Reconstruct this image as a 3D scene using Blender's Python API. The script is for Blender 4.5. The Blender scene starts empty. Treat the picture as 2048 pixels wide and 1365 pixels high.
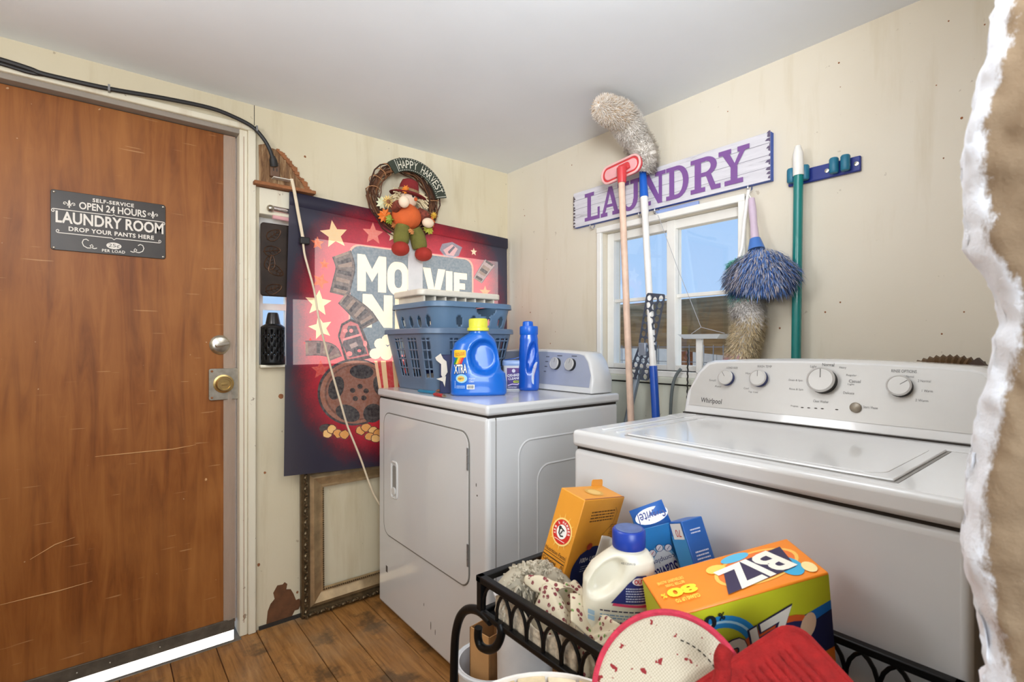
import bpy, bmesh, math, random
from mathutils import Vector, Matrix, Euler, noise
from mathutils.geometry import delaunay_2d_cdt
random.seed(7)
PI = math.pi
scene = bpy.context.scene
COL = scene.collection

# ------------------------------------------------------------------ camera
FPX, HY, TH = 1010.0, 688.0, math.radians(51)
CAM = Vector((-1.687, -2.122, 1.1))
FWD = Vector((math.cos(TH), math.sin(TH), 0)); RGT = Vector((math.sin(TH), -math.cos(TH), 0))
cd = bpy.data.cameras.new('camera'); cam = bpy.data.objects.new('camera', cd); COL.objects.link(cam)
cam.location = CAM; cam.rotation_euler = (PI/2, 0, TH - PI/2)
cd.sensor_width = 36; cd.lens = FPX/2048*36; cd.shift_y = (HY-682.5)/2048; cd.clip_start = .02
cd.dof.use_dof = True; cd.dof.focus_distance = 1.9; cd.dof.aperture_fstop = 9
scene.camera = cam

# ------------------------------------------------------------------ world, sun, lights, exposure
w = bpy.data.worlds.new('sky'); scene.world = w; w.use_nodes = True
nt = w.node_tree; nt.nodes.clear()
out = nt.nodes.new('ShaderNodeOutputWorld'); bg = nt.nodes.new('ShaderNodeBackground')
tc = nt.nodes.new('ShaderNodeTexCoord'); sx = nt.nodes.new('ShaderNodeSeparateXYZ'); cr = nt.nodes.new('ShaderNodeValToRGB')
cr.color_ramp.elements[0].color = (.45, .65, .95, 1); cr.color_ramp.elements[1].color = (.20, .42, .82, 1)
cr.color_ramp.elements[0].position = .0
nt.links.new(tc.outputs['Generated'], sx.inputs[0]); nt.links.new(sx.outputs['Z'], cr.inputs[0])
nt.links.new(cr.outputs[0], bg.inputs[0]); nt.links.new(bg.outputs[0], out.inputs[0])
bg.inputs[1].default_value = .88

def lamp(name, kind, loc, direction, energy, color, **kw):
    l = bpy.data.lights.new(name, kind); o = bpy.data.objects.new(name, l); COL.objects.link(o)
    o.location = loc; o.rotation_euler = Vector(direction).to_track_quat('-Z', 'Y').to_euler()
    l.energy = energy; l.color = color
    for k, v in kw.items(): setattr(l, k, v)
    return o
lamp('sun', 'SUN', (0, 5, 5), (-.18, -1, -.36), 8.0, (1, .93, .84), angle=.01)
lamp('fill_point_left', 'POINT', (-1.98, -1.02, 1.62), (0, 0, -1), 13.5, (.98, .985, 1.0), shadow_soft_size=.18)  # unseen fill added at left to lift the door, ceiling and dryer front
lamp('fill_point_right', 'POINT', (-.98, -1.68, 1.80), (0, 0, -1), 6.5, (.92, .96, 1.0), shadow_soft_size=.18)  # extra fill above the frame, added to brighten the dryer's right side
lamp('fill_spot', 'SPOT', (-1.85, -2.35, 1.55), (1.70, 1.42, .82), 95, (.92, .96, 1.0), shadow_soft_size=.22, spot_size=math.radians(82), spot_blend=.9)  # spot added as fill for the far ceiling and upper walls
lamp('next_room_light', 'AREA', (-2.05, -3.3, 1.45), (1.5, 2.3, -.42), 9, (.82, .91, 1.0), shape='RECTANGLE', size=.9, size_y=1.1, spread=math.radians(90))
vs = scene.view_settings
vs.view_transform = 'Standard'; vs.look = 'None'; vs.gamma = 1; vs.use_curve_mapping = False; vs.exposure = 0.42

# ------------------------------------------------------------------ helpers
def P(px, py, x=None, y=None, z=None, d=None):
    """point of the place seen along a photo pixel, on the plane x=, y= or z=, or at distance d"""
    r = FWD + RGT*((px-1024)/FPX) + Vector((0, 0, (HY-py)/FPX))
    if x is not None: t = (x-CAM.x)/r.x
    elif y is not None: t = (y-CAM.y)/r.y
    elif z is not None: t = (z-CAM.z)/r.z
    else: t = d
    return CAM + r*t

def S(r, g, b):
    f = lambda c: (c/12.92 if c <= .04045 else ((c+.055)/1.055)**2.4)
    return (f(r/255), f(g/255), f(b/255), 1)

TM = {}
def thing(name, label, cat, loc=(0, 0, 0), rot=(0, 0, 0), group=None):
    o = bpy.data.objects.new(name, None); COL.objects.link(o); o.empty_display_size = .05
    o.location = loc; o.rotation_euler = rot
    TM[o] = Matrix.LocRotScale(Vector(loc), Euler(rot), None)
    o['label'] = label; o['category'] = cat
    if group: o['group'] = group
    return o
def tag(o, label, cat, group=None):
    o['label'] = label; o['category'] = cat
    if group: o['group'] = group
    return o
def struct(o): o['kind'] = 'structure'; return o

def rrect(x0, x1, y0, y1, r, n=5):
    pts = []
    for cx, cy, a0 in ((x1-r, y1-r, 0), (x0+r, y1-r, 90), (x0+r, y0+r, 180), (x1-r, y0+r, 270)):
        for i in range(n+1):
            a = math.radians(a0+90*i/n); pts.append((cx+r*math.cos(a), cy+r*math.sin(a)))
    return pts
def ell(cx, cy, rx, ry, n=24, rot=0):
    o = []
    for i in range(n):
        a = 2*PI*i/n; x, y = rx*math.cos(a), ry*math.sin(a)
        o.append((cx+x*math.cos(rot)-y*math.sin(rot), cy+x*math.sin(rot)+y*math.cos(rot)))
    return o
def star(cx, cy, r, rot=PI/2, inner=.45):
    return [(cx+(r if i % 2 == 0 else r*inner)*math.cos(rot+i*PI/5), cy+(r if i % 2 == 0 else r*inner)*math.sin(rot+i*PI/5)) for i in range(10)]
def catmull(pts, n=6):
    pts = [Vector(p) for p in pts]; out = []
    for i in range(len(pts)-1):
        p0 = pts[max(i-1, 0)]; p1 = pts[i]; p2 = pts[i+1]; p3 = pts[min(i+2, len(pts)-1)]
        for k in range(n):
            t = k/n
            out.append(.5*((2*p1)+(p2-p0)*t+(2*p0-5*p1+4*p2-p3)*t*t+(3*p1-p0-3*p2+p3)*t**3))
    out.append(pts[-1]); return out

class MB:
    def __init__(s, M=None): s.v = []; s.f = []; s.m = []; s.cur = 0; s.M = M
    def add(s, vs, fs, mi=None):
        b = len(s.v)
        for p in vs:
            p = Vector(p); s.v.append(s.M @ p if s.M else p)
        for f in fs: s.f.append(tuple(b+i for i in f)); s.m.append(s.cur if mi is None else mi)
        return s
    def box(s, x0, x1, y0, y1, z0, z1, mi=None):
        return s.add([(x0, y0, z0), (x1, y0, z0), (x1, y1, z0), (x0, y1, z0), (x0, y0, z1), (x1, y0, z1), (x1, y1, z1), (x0, y1, z1)],
            [(0, 3, 2, 1), (4, 5, 6, 7), (0, 1, 5, 4), (1, 2, 6, 5), (2, 3, 7, 6), (3, 0, 4, 7)], mi)
    def tube(s, pts, r, n=8, closed=False, mi=None, flat=None):
        pts = [Vector(p) for p in pts]; N = len(pts)
        rs = r if isinstance(r, (list, tuple)) else [r]*N
        vs, fs = [], []; up = None
        for i, p in enumerate(pts):
            if closed: t = pts[(i+1) % N]-pts[i-1]
            else: t = pts[min(i+1, N-1)]-pts[max(i-1, 0)]
            if t.length < 1e-9: t = Vector((0, 0, 1))
            t.normalize()
            if up is None:
                up = Vector((0, 0, 1)) if abs(t.z) < .9 else Vector((1, 0, 0))
            up = (up-t*up.dot(t))
            if up.length < 1e-6: up = t.orthogonal()
            up.normalize(); sd = t.cross(up)
            for k in range(n):
                a = 2*PI*k/n
                vs.append(p+(up*math.cos(a)*(flat or 1)+sd*math.sin(a))*rs[i])
        M = N if closed else N-1
        for i in range(M):
            for k in range(n):
                a, b = i*n+k, i*n+(k+1) % n; c, d = ((i+1) % N)*n+(k+1) % n, ((i+1) % N)*n+k
                fs.append((a, b, c, d))
        if not closed: fs += [tuple(reversed(range(n))), tuple(range((N-1)*n, N*n))]
        return s.add(vs, fs, mi)
    def lathe(s, prof, n=24, T=None, mi=None):
        vs, fs = [], []
        for r, z in prof:
            for k in range(n):
                a = 2*PI*k/n; p = Vector((r*math.cos(a), r*math.sin(a), z)); vs.append(T @ p if T else p)
        for i in range(len(prof)-1):
            for k in range(n): fs.append((i*n+k, i*n+(k+1) % n, (i+1)*n+(k+1) % n, (i+1)*n+k))
        fs += [tuple(reversed(range(n))), tuple(range((len(prof)-1)*n, len(prof)*n))]
        return s.add(vs, fs, mi)
    def prism(s, poly, d0, d1, ax='z', mi=None):
        mk = {'z': lambda u, v, d: (u, v, d), 'y': lambda u, v, d: (u, d, v), 'x': lambda u, v, d: (d, u, v)}[ax]
        n = len(poly); vs = [mk(u, v, d0) for u, v in poly]+[mk(u, v, d1) for u, v in poly]
        fs = [tuple(reversed(range(n))), tuple(range(n, 2*n))]+[(i, (i+1) % n, n+(i+1) % n, n+i) for i in range(n)]
        return s.add(vs, fs, mi)
    def loft(s, secs, closed=True, cap=True, mi=None):
        n = len(secs[0]); vs = [p for q in secs for p in q]; fs = []
        for i in range(len(secs)-1):
            for k in range(n if closed else n-1): fs.append((i*n+k, i*n+(k+1) % n, (i+1)*n+(k+1) % n, (i+1)*n+k))
        if cap and closed: fs += [tuple(reversed(range(n))), tuple(range((len(secs)-1)*n, len(secs)*n))]
        return s.add(vs, fs, mi)
    def grid(s, fn, nu, nv, keep=None, mi=None, wrap=False):
        vs = [fn(i/nu, j/nv) for j in range(nv+1) for i in range(nu+(0 if wrap else 1))]; W = nu+(0 if wrap else 1)
        fs = [(j*W+i, j*W+(i+1) % W if wrap else j*W+i+1, (j+1)*W+((i+1) % W if wrap else i+1), (j+1)*W+i) for j in range(nv) for i in range(nu) if keep is None or keep(i, j)]
        return s.add(vs, fs, mi)
    def ball(s, c, r, nu=14, nv=9, sc=(1, 1, 1), mi=None, fn=None):
        vs, fs = [], []
        for j in range(nv+1):
            th = PI*j/nv
            for i in range(nu):
                a = 2*PI*i/nu; d = Vector((math.sin(th)*math.cos(a), math.sin(th)*math.sin(a), math.cos(th)))
                k = fn(d) if fn else 1
                vs.append(Vector(c)+Vector((d.x*sc[0], d.y*sc[1], d.z*sc[2]))*r*k)
        for j in range(nv):
            for i in range(nu): fs.append((j*nu+i, (j+1)*nu+i, (j+1)*nu+(i+1) % nu, j*nu+(i+1) % nu))
        return s.add(vs, fs, mi)
    def build(s, name, mats, parent=None, bevel=0, smooth=None, solid=0, sub=0, local=False, seg=2, fixn=True):
        me = bpy.data.meshes.new(name); me.from_pydata([tuple(p) for p in s.v], [], s.f)
        if not isinstance(mats, (list, tuple)): mats = [mats]
        for m in mats: me.materials.append(m)
        me.polygons.foreach_set('material_index', s.m)
        if parent is not None and not local and parent in TM: me.transform(TM[parent].inverted())
        if fixn:
            bm = bmesh.new(); bm.from_mesh(me); bmesh.ops.recalc_face_normals(bm, faces=bm.faces); bm.to_mesh(me); bm.free()
        if smooth is None: smooth = 40
        if smooth:
            me.polygons.foreach_set('use_smooth', [True]*len(me.polygons)); me.set_sharp_from_angle(angle=math.radians(smooth))
        me.update()
        o = bpy.data.objects.new(name, me); COL.objects.link(o)
        if parent is not None: o.parent = parent; TM[o] = TM.get(parent, Matrix.Identity(4))
        if solid:
            m = o.modifiers.new('s', 'SOLIDIFY'); m.thickness = solid; m.offset = 0
        if bevel:
            m = o.modifiers.new('b', 'BEVEL'); m.width = bevel; m.segments = seg; m.limit_method = 'ANGLE'; m.angle_limit = math.radians(50)
        if sub:
            m = o.modifiers.new('u', 'SUBSURF'); m.levels = m.render_levels = sub
        return o

# ------------------------------------------------------------------ materials
def nodes(name):
    m = bpy.data.materials.new(name); m.use_nodes = True; t = m.node_tree
    return m, t, t.nodes['Principled BSDF']
def coords(t, scale=(1, 1, 1), kind='Object', rot=(0, 0, 0)):
    c = t.nodes.new('ShaderNodeTexCoord'); mp = t.nodes.new('ShaderNodeMapping')
    mp.inputs['Scale'].default_value = scale; mp.inputs['Rotation'].default_value = rot
    t.links.new(c.outputs[kind], mp.inputs[0]); return mp.outputs[0]
def nz(t, vec, scale, detail=4, rough=.55, dist=0):
    n = t.nodes.new('ShaderNodeTexNoise'); n.inputs['Scale'].default_value = scale; n.inputs['Detail'].default_value = detail
    n.inputs['Roughness'].default_value = rough; n.inputs['Distortion'].default_value = dist
    t.links.new(vec, n.inputs['Vector']); return n.outputs['Fac']
def ramp(t, fac, stops):
    r = t.nodes.new('ShaderNodeValToRGB'); e = r.color_ramp.elements
    e[0].position, e[0].color = stops[0]; e[1].position, e[1].color = stops[-1]
    for p, c in stops[1:-1]:
        q = e.new(p); q.color = c
    t.links.new(fac, r.inputs[0]); return r.outputs[0]
def mixc(t, fac, a, b, mode='MIX'):
    m = t.nodes.new('ShaderNodeMix'); m.data_type = 'RGBA'; m.blend_type = mode
    if isinstance(fac, (int, float)): m.inputs[0].default_value = fac
    else: t.links.new(fac, m.inputs[0])
    for s, q in ((6, a), (7, b)):
        if isinstance(q, tuple): m.inputs[s].default_value = q
        else: t.links.new(q, m.inputs[s])
    return m.outputs[2]
def math_(t, op, a, b=None):
    m = t.nodes.new('ShaderNodeMath'); m.operation = op
    for i, q in enumerate((a, b)):
        if q is None: continue
        if isinstance(q, (int, float)): m.inputs[i].default_value = q
        else: t.links.new(q, m.inputs[i])
    return m.outputs[0]
def bump(t, p, h, strength, dist=.01):
    b = t.nodes.new('ShaderNodeBump'); b.inputs['Strength'].default_value = strength; b.inputs['Distance'].default_value = dist
    t.links.new(h, b.inputs['Height']); t.links.new(b.outputs[0], p.inputs['Normal'])
W4, K4 = (1, 1, 1, 1), (0, 0, 0, 1)
MC = {}
def mat(name, col, rough=.5, metal=0, var=.06, vs=18, bmp=0, bs=120, spec=.5, coat=0):
    if name in MC: return MC[name]
    m, t, p = nodes(name)
    v = coords(t); n = nz(t, v, vs)
    hi = tuple(min(1, c*(1+var)) for c in col[:3])+(1,); lo = tuple(c*(1-var) for c in col[:3])+(1,)
    t.links.new(ramp(t, n, [(.3, lo), (.7, hi)]), p.inputs['Base Color'])
    p.inputs['Roughness'].default_value = rough; p.inputs['Metallic'].default_value = metal
    p.inputs['Specular IOR Level'].default_value = spec; p.inputs['Coat Weight'].default_value = coat
    if bmp: bump(t, p, nz(t, v, bs), bmp)
    MC[name] = m; return m
def pmat(col, rough=.45):
    return mat('print_%d_%d_%d' % tuple(col[:3]), S(*col), rough, var=.03)

def m_wall(name, base, tint, stain, speck=.5):
    m, t, p = nodes(name); v = coords(t)
    c = ramp(t, nz(t, v, 1.1, 5), [(.35, base), (.65, tint)])
    sv = coords(t, (5, 5, .6))
    c = mixc(t, ramp(t, nz(t, sv, 2.2, 6, .62), [(.54, K4), (.78, (.55, .55, .55, 1))]), c, stain)
    f = ramp(t, nz(t, v, 34, 3), [(.70, K4), (.74, W4)])
    c = mixc(t, math_(t, 'MULTIPLY', f, speck), c, S(120, 92, 60))
    t.links.new(c, p.inputs['Base Color']); p.inputs['Roughness'].default_value = .55
    bump(t, p, nz(t, v, 45, 6), .12, .004); return m
M_WL = m_wall('wall_paint_left', S(210, 197, 166), S(220, 209, 182), S(178, 157, 112))
M_WR = m_wall('wall_paint_right', S(217, 207, 187), S(223, 215, 198), S(198, 183, 152), .35)
M_WLOW = m_wall('lower_panel_paint', S(214, 216, 200), S(222, 222, 206), S(196, 186, 150))
M_CEIL = mat('ceiling_paint', S(236, 240, 243), .7, var=.02, vs=3, bmp=.04, bs=30)
M_TRIM = m_wall('trim_paint', S(226, 216, 190), S(232, 226, 206), S(176, 140, 96), .7)
M_WHITEWOOD = mat('white_window_paint', S(236, 234, 228), .5, var=.03)
M_RAW = mat('raw_wood', S(150, 96, 58), .8, var=.25, vs=30, bmp=.4)

def m_door():
    m, t, p = nodes('varnished_door_veneer'); v = coords(t, (9, 9, .9))
    g = nz(t, v, 3.0, 8, .6, .8); v2 = coords(t, (1.2, 1, 1)); b = nz(t, v2, 2.2, 4)
    c = ramp(t, g, [(.25, S(104, 54, 20)), (.5, S(138, 80, 32)), (.78, S(162, 102, 48))])
    c = mixc(t, ramp(t, b, [(.4, K4), (.72, (.5, .5, .5, 1))]), c, S(178, 118, 62))
    sc = ramp(t, nz(t, coords(t, (1.5, 1, 30), rot=(0, .1, 0)), 5, 1), [(.735, K4), (.76, W4)])
    c = mixc(t, math_(t, 'MULTIPLY', sc, .45), c, S(206, 160, 110))
    dot = ramp(t, nz(t, coords(t), 60, 1), [(.80, K4), (.82, W4)])
    c = mixc(t, math_(t, 'MULTIPLY', dot, .6), c, S(214, 180, 140))
    t.links.new(c, p.inputs['Base Color']); p.inputs['Roughness'].default_value = .48; p.inputs['Specular IOR Level'].default_value = .3
    bump(t, p, g, .06, .003); return m
M_DOOR = m_door()
def m_floor(i):
    m, t, p = nodes('worn_floor_plank'); v = coords(t, (14, 1.3, 1)); off = t.nodes.new('ShaderNodeVectorMath'); off.operation = 'ADD'
    off.inputs[1].default_value = (i*3.7, i*1.9, 0); t.links.new(v, off.inputs[0])
    g = nz(t, off.outputs[0], 4, 8, .62, .5)
    c = ramp(t, g, [(.25, S(112, 72, 34)), (.55, S(164, 114, 60)), (.8, S(190, 142, 86))])
    b = nz(t, coords(t), 5.5, 6, .65)
    c = mixc(t, ramp(t, b, [(.52, K4), (.62, (.8, .8, .8, 1))]), c, S(80, 58, 36))
    c = mixc(t, ramp(t, nz(t, coords(t), 2.2, 5), [(.5, K4), (.75, (.6, .6, .6, 1))]), c, S(168, 150, 122))
    t.links.new(c, p.inputs['Base Color']); p.inputs['Roughness'].default_value = .42
    bump(t, p, g, .2, .004); return m
M_FLOOR = [m_floor(i) for i in range(4)]

M_APPL = mat('white_enamel', S(222, 222, 221), .16, var=.015, vs=4, coat=.3)
M_APPL2 = mat('white_plastic', S(222, 221, 217), .35, var=.02)
M_SILVER = mat('silver_panel', S(196, 194, 190), .35, .15, var=.02)
M_SILVER_D = mat('grey_blue_panel', S(176, 182, 200), .35, .2, var=.03)
M_DARK = mat('dark_gap', S(46, 40, 34), .8)
M_BLACKM = mat('black_wrought_iron', S(26, 25, 25), .42, .6, var=.2)
M_CHROME = mat('brushed_metal', S(190, 184, 170), .28, 1, var=.1, vs=60)
M_BRASS = mat('worn_brass', S(196, 168, 112), .3, 1, var=.15)
M_STEEL = mat('grey_steel', S(150, 150, 150), .4, .8)
M_BLACK = mat('black_rubber', S(34, 32, 31), .55)
M_CORDW = mat('cream_cord', S(226, 208, 178), .5)
M_NAVY = mat('navy_plastic', S(34, 48, 110), .35)
M_BLUEP = mat('blue_plastic', S(16, 92, 190), .35, var=.03)
M_TEAL = mat('teal_paint', S(16, 124, 120), .3, var=.04, coat=.3)
M_REDP = mat('red_plastic', S(205, 62, 66), .35)
def m_glass():
    m, t, p = nodes('window_glass'); t.nodes.remove(p)
    g = t.nodes.new('ShaderNodeBsdfGlossy'); g.inputs['Roughness'].default_value = .02; tr = t.nodes.new('ShaderNodeBsdfTransparent')
    tr.inputs[0].default_value = (.97, .98, .98, 1); mx = t.nodes.new('ShaderNodeMixShader'); mx.inputs[0].default_value = .05
    t.links.new(tr.outputs[0], mx.inputs[1]); t.links.new(g.outputs[0], mx.inputs[2]); t.links.new(mx.outputs[0], t.nodes['Material Output'].inputs[0]); return m
M_GLASS = m_glass()
def m_clear(name, col, a):
    m, t, p = nodes(name); p.inputs['Base Color'].default_value = col; p.inputs['Roughness'].default_value = .15; p.inputs['Alpha'].default_value = a; return m
M_CLEAR = m_clear('clear_plastic', S(225, 230, 232), .45)

# ------------------------------------------------------------------ print helpers
TC = {}
def text_tris(s, bold=0, shear=0, space=1.0):
    k = (s, bold, shear, space)
    if k in TC: return TC[k]
    cu = bpy.data.curves.new('lettering', 'FONT'); cu.body = s; cu.size = 1; cu.offset = bold; cu.shear = shear; cu.space_character = space
    cu.resolution_u = 3
    ob = bpy.data.objects.new('lettering', cu); me = ob.to_mesh()
    me.calc_loop_triangles()
    vs = [(v.co.x, v.co.y) for v in me.vertices]; fs = [tuple(t.vertices) for t in me.loop_triangles]
    ob.to_mesh_clear(); bpy.data.objects.remove(ob); bpy.data.curves.remove(cu)
    x0 = min(v[0] for v in vs); x1 = max(v[0] for v in vs); y0 = min(v[1] for v in vs); y1 = max(v[1] for v in vs)
    vs = [((x-x0)/(x1-x0), (y-y0)/(y1-y0)) for x, y in vs]
    TC[k] = (vs, fs); return TC[k]

class Print:
    """flat print: layered polygons on a surface. fn(u, v, h) -> point"""
    def __init__(s, fn, step=.00018): s.fn = fn; s.mb = MB(); s.mats = []; s.h = step; s.step = step
    def mi(s, col):
        m = col if not isinstance(col, tuple) else pmat(col)
        if m not in s.mats: s.mats.append(m)
        return s.mats.index(m)
    def poly(s, pts, col, up=True):
        s.mb.add([s.fn(u, v, s.h) for u, v in pts], [tuple(range(len(pts)))], s.mi(col))
        s.h += s.step if up else .00002
        return s
    def rect(s, u0, u1, v0, v1, col): return s.poly([(u0, v0), (u1, v0), (u1, v1), (u0, v1)], col)
    def text(s, string, u0, u1, v0, v1, col, bold=.0, shear=0, flip=False, rot=0, space=1.0, up=True):
        vs, fs = text_tris(string, bold, shear, space); pts = []
        cu, cv = (u0+u1)/2, (v0+v1)/2
        for a, b in vs:
            if flip: a, b = 1-a, 1-b
            x, y = (a-.5)*(u1-u0), (b-.5)*(v1-v0)
            pts.append((cu+x*math.cos(rot)-y*math.sin(rot), cv+x*math.sin(rot)+y*math.cos(rot)))
        s.mb.add([s.fn(u, v, s.h) for u, v in pts], fs, s.mi(col))
        if up: s.h += s.step
        return s
    def line(s, pts, w, col):
        pts = [Vector(p) for p in pts]; L, R_ = [], []
        for i, p in enumerate(pts):
            t = (pts[min(i+1, len(pts)-1)]-pts[max(i-1, 0)]); t.normalize(); n = Vector((-t.y, t.x))*w/2
            L.append(p+n); R_.append(p-n)
        n = len(pts)
        s.mb.add([s.fn(p[0], p[1], s.h) for p in L]+[s.fn(p[0], p[1], s.h) for p in R_], [(i, i+1, n+i+1, n+i) for i in range(n-1)], s.mi(col))
        s.h += s.step; return s
    def lines(s, u0, u1, v0, v1, n, col, th=.45, seed=1):
        """small unreadable text as rows of word-like dashes"""
        rr = random.Random(seed)
        for i in range(n):
            v = v1-(i+.5)*(v1-v0)/n; hh = (v1-v0)/n*th/2; u = u0
            while u < u1-.001:
                wl = min(rr.uniform(.05, .16)*(u1-u0), u1-u)
                s.mb.add([s.fn(a, b, s.h) for a, b in ((u, v-hh), (u+wl, v-hh), (u+wl, v+hh), (u, v+hh))], [(0, 1, 2, 3)], s.mi(col)); u += wl+.025*(u1-u0)
        s.h += s.step; return s
    def build(s, name, parent, local=False):
        o = s.mb.build(name, s.mats, parent, local=local, smooth=0, fixn=False)
        o['kind'] = 'stuff'; return o

def plane_fn(o, u, v):
    o, u, v = Vector(o), Vector(u).normalized(), Vector(v).normalized(); n = u.cross(v)
    return lambda a, b, h: o+u*a+v*b+n*h

# ================================================================== THE ROOM
CEIL = 2.013
# floor: one board per plank, running along y
fl = MB().box(-2.62, .06, -4.6, .14, -.06, -.014).build('floor', M_DARK); struct(fl)
xb = -.956
ks = range(-7, 12); k0 = 0
for k in ks:
    x1 = xb-.138*k; x0 = x1-.1365
    x0, x1 = max(x0, -2.6), min(x1, .0)
    if x1-x0 < .02: continue
    MB().box(x0, x1, -4.5, .005 if x1 > -1.28 or x0 < -2.3 else .06, -.014, 0).build('plank', M_FLOOR[k % 4], fl, bevel=.0015, seg=1)
cl = MB().box(-2.7, .14, -4.6, .14, CEIL, CEIL+.1).build('ceiling', M_CEIL); struct(cl)

# door wall (y = 0 .. .12): openings for the door and for the window behind the poster
DX0, DX1, DZ = -2.22, -1.286, 1.905
WX0, WX1, WZ0, WZ1 = -1.221, -.04, 1.019, 1.60
wl = MB()
def wbox(mb, spans, ax, a, b):
    for u0, u1, z0, z1 in spans:
        if ax == 'y': mb.box(u0, u1, a, b, z0, z1)
        else: mb.box(a, b, u0, u1, z0, z1)
wbox(wl, [(-2.7, DX0, 0, CEIL), (DX0, DX1, DZ, CEIL), (DX1, WX0, 0, CEIL), (WX0, WX1, 0, WZ0), (WX0, WX1, WZ1, CEIL), (WX1, .14, 0, CEIL)], 'y', 0, .12)
wall_l = struct(wl.build('wall_left', M_WL, smooth=0))
# thin panel seam above the door corner, torn-off panel showing raw plywood, chipped paint at the base
MB().box(-1.2385, -1.2365, -.0006, 0, 1.915, CEIL).build('panel_seam', M_DARK, wall_l)
tp = [P(517, 290, y=0), P(530, 288, y=0), P(541, 296, y=0), P(556, 301, y=0), P(566, 312, y=0), P(577, 326, y=0), P(584, 334, y=0), P(594, 351, y=0), P(607, 366, y=0), P(612, 377, y=0), P(620, 387, y=0), P(560, 378, y=0), P(518, 371, y=0)]
def m_torn():
    m, t, p = nodes('torn_plywood'); v = coords(t, (6, 1, 1), rot=(0, .9, 0))
    c = ramp(t, nz(t, v, 9, 8, .65, 1), [(.3, S(84, 56, 36)), (.5, S(140, 104, 70)), (.72, S(196, 166, 124))])
    t.links.new(c, p.inputs['Base Color']); p.inputs['Roughness'].default_value = .85; bump(t, p, nz(t, v, 12, 8), .6, .01); return m
MB().prism([(q.x, q.z) for q in tp], -.0025, 0, 'y').build('torn_plywood', m_torn(), wall_l)
e = MB(); rr = random.Random(3)
for i in range(3, 10):
    a, b = tp[i], tp[i+1]
    for k in range(5):
        q = a.lerp(b, k/5); e.box(q.x-.006, q.x+.008*rr.random()+.003, -.007*rr.random()-.002, 0, q.z-.006, q.z+.012*rr.random())
e.build('splintered_edge', M_RAW, wall_l, smooth=0)
cp = [(-1.195, .012), (-1.19, .06), (-1.18, .085), (-1.165, .10), (-1.17, .125), (-1.155, .15), (-1.135, .148), (-1.128, .155), (-1.118, .145), (-1.122, .125), (-1.105, .12), (-1.095, .10), (-1.085, .07), (-1.072, .072), (-1.066, .05), (-1.075, .03), (-1.09, .03), (-1.10, .012)]
MB().prism(cp, -.0012, 0, 'y').build('chipped_paint_patch', mat('bare_board', S(104, 66, 38), .8, var=.25, vs=30), wall_l)
for cx, cz, r in ((-1.045, .135, .006), (-1.03, .128, .003), (-1.052, .09, .005), (-1.043, .082, .005), (-1.08, .1, .004), (-1.222, .25, .005), (-1.142, .893, .0085), (-1.2, .60, .004), (-1.05, 1.86, .004)):
    MB().prism([(cx+r*(1+.3*random.random())*math.cos(a*PI/4), cz+r*(1+.5*random.random())*math.sin(a*PI/4)) for a in range(8)], -.0012, 0, 'y').build('paint_chip', M_RAW, wall_l)
MB().box(-1.222, -.02, -.010, 0, .0, .012).build('floor_gap_strip', M_DARK, wall_l)

# door casing: jamb, side board, head board
tr = struct(MB().box(-1.29, -1.262, -.010, .085, 0, DZ).build('trim_1', M_TRIM, bevel=.003))
MB().box(-1.262, -1.234, -.018, 0, 0, 1.93).build('casing_board', M_TRIM, tr, bevel=.004)
MB().box(DX0-.06, -1.238, -.022, .0, 1.905, 1.928).build('head_casing', M_TRIM, tr, bevel=.004)
MB().box(DX0-.06, -1.262, -.008, .085, 1.888, 1.906).build('head_jamb', mat('grey_jamb', S(150, 140, 128), .6), tr, bevel=.002)
MB().box(-1.276, -1.2745, -.0108, -.009, .05, 1.88).build('jamb_crack', M_RAW, tr)
MB().box(DX0-.03, DX0, -.01, .085, 0, DZ).build('hinge_jamb', M_TRIM, tr)

# door slab with its locks
door = struct(MB().box(-2.21, -1.335, .03, .066, .045, 1.886).build('door_1', M_DOOR, bevel=.002))
def m_vinyl():
    m, t, p = nodes('clear_vinyl_strip'); p.inputs['Base Color'].default_value = S(206, 190, 172); p.inputs['Roughness'].default_value = .18; p.inputs['Alpha'].default_value = .42
    bump(t, p, nz(t, coords(t, (8, 8, 1)), 30, 3), .5, .01); return m
MB().box(-1.335, -1.296, .032, .066, .045, 1.886).build('door_edge', mat('aged_door_edge', S(168, 130, 104), .6, var=.15), door)
MB().grid(lambda u, v: (-1.337+.045*u, .027-.006*math.sin(u*PI)+.002*noise.noise((u*3, v*14, 0)), .06+1.82*v), 5, 60).build('weather_strip', m_vinyl(), door)
db = P(441, 690, y=.025)
Ty = Matrix.Translation((db.x, .03, db.z)) @ Matrix.Rotation(PI/2, 4, 'X')
d1 = MB().lathe([(.036, 0), (.036, .004), (.030, .010), (.026, .012), (.0, .0125)], 28, Ty).build('deadbolt', M_CHROME, door)
MB(Ty @ Matrix.Translation((0, 0, .012)) @ Matrix.Rotation(.25, 4, 'Z')).box(-.020, .028, -.006, .006, 0, .016).build('thumb_turn', M_CHROME, d1, bevel=.003)
pl0, pl1 = P(417, 738, y=.028), P(480, 798, y=.028)
lp = MB().prism(rrect(pl0.x, pl1.x, pl1.z, pl0.z, .008), .021, .028, 'y').build('lock_plate', mat('tarnished_plate', S(160, 152, 138), .45, .8, var=.2, vs=40), door, bevel=.002)
lc = P(447, 768, y=.02)
T2 = Matrix.Translation((lc.x, .0215, lc.z)) @ Matrix.Rotation(PI/2, 4, 'X')
MB().lathe([(.034, 0), (.034, .006), (.028, .008), (.026, .022), (.024, .026), (.020, .026), (.019, .022), (.0, .022)], 28, T2).build('lock_cylinder', M_BRASS, lp)
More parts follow.
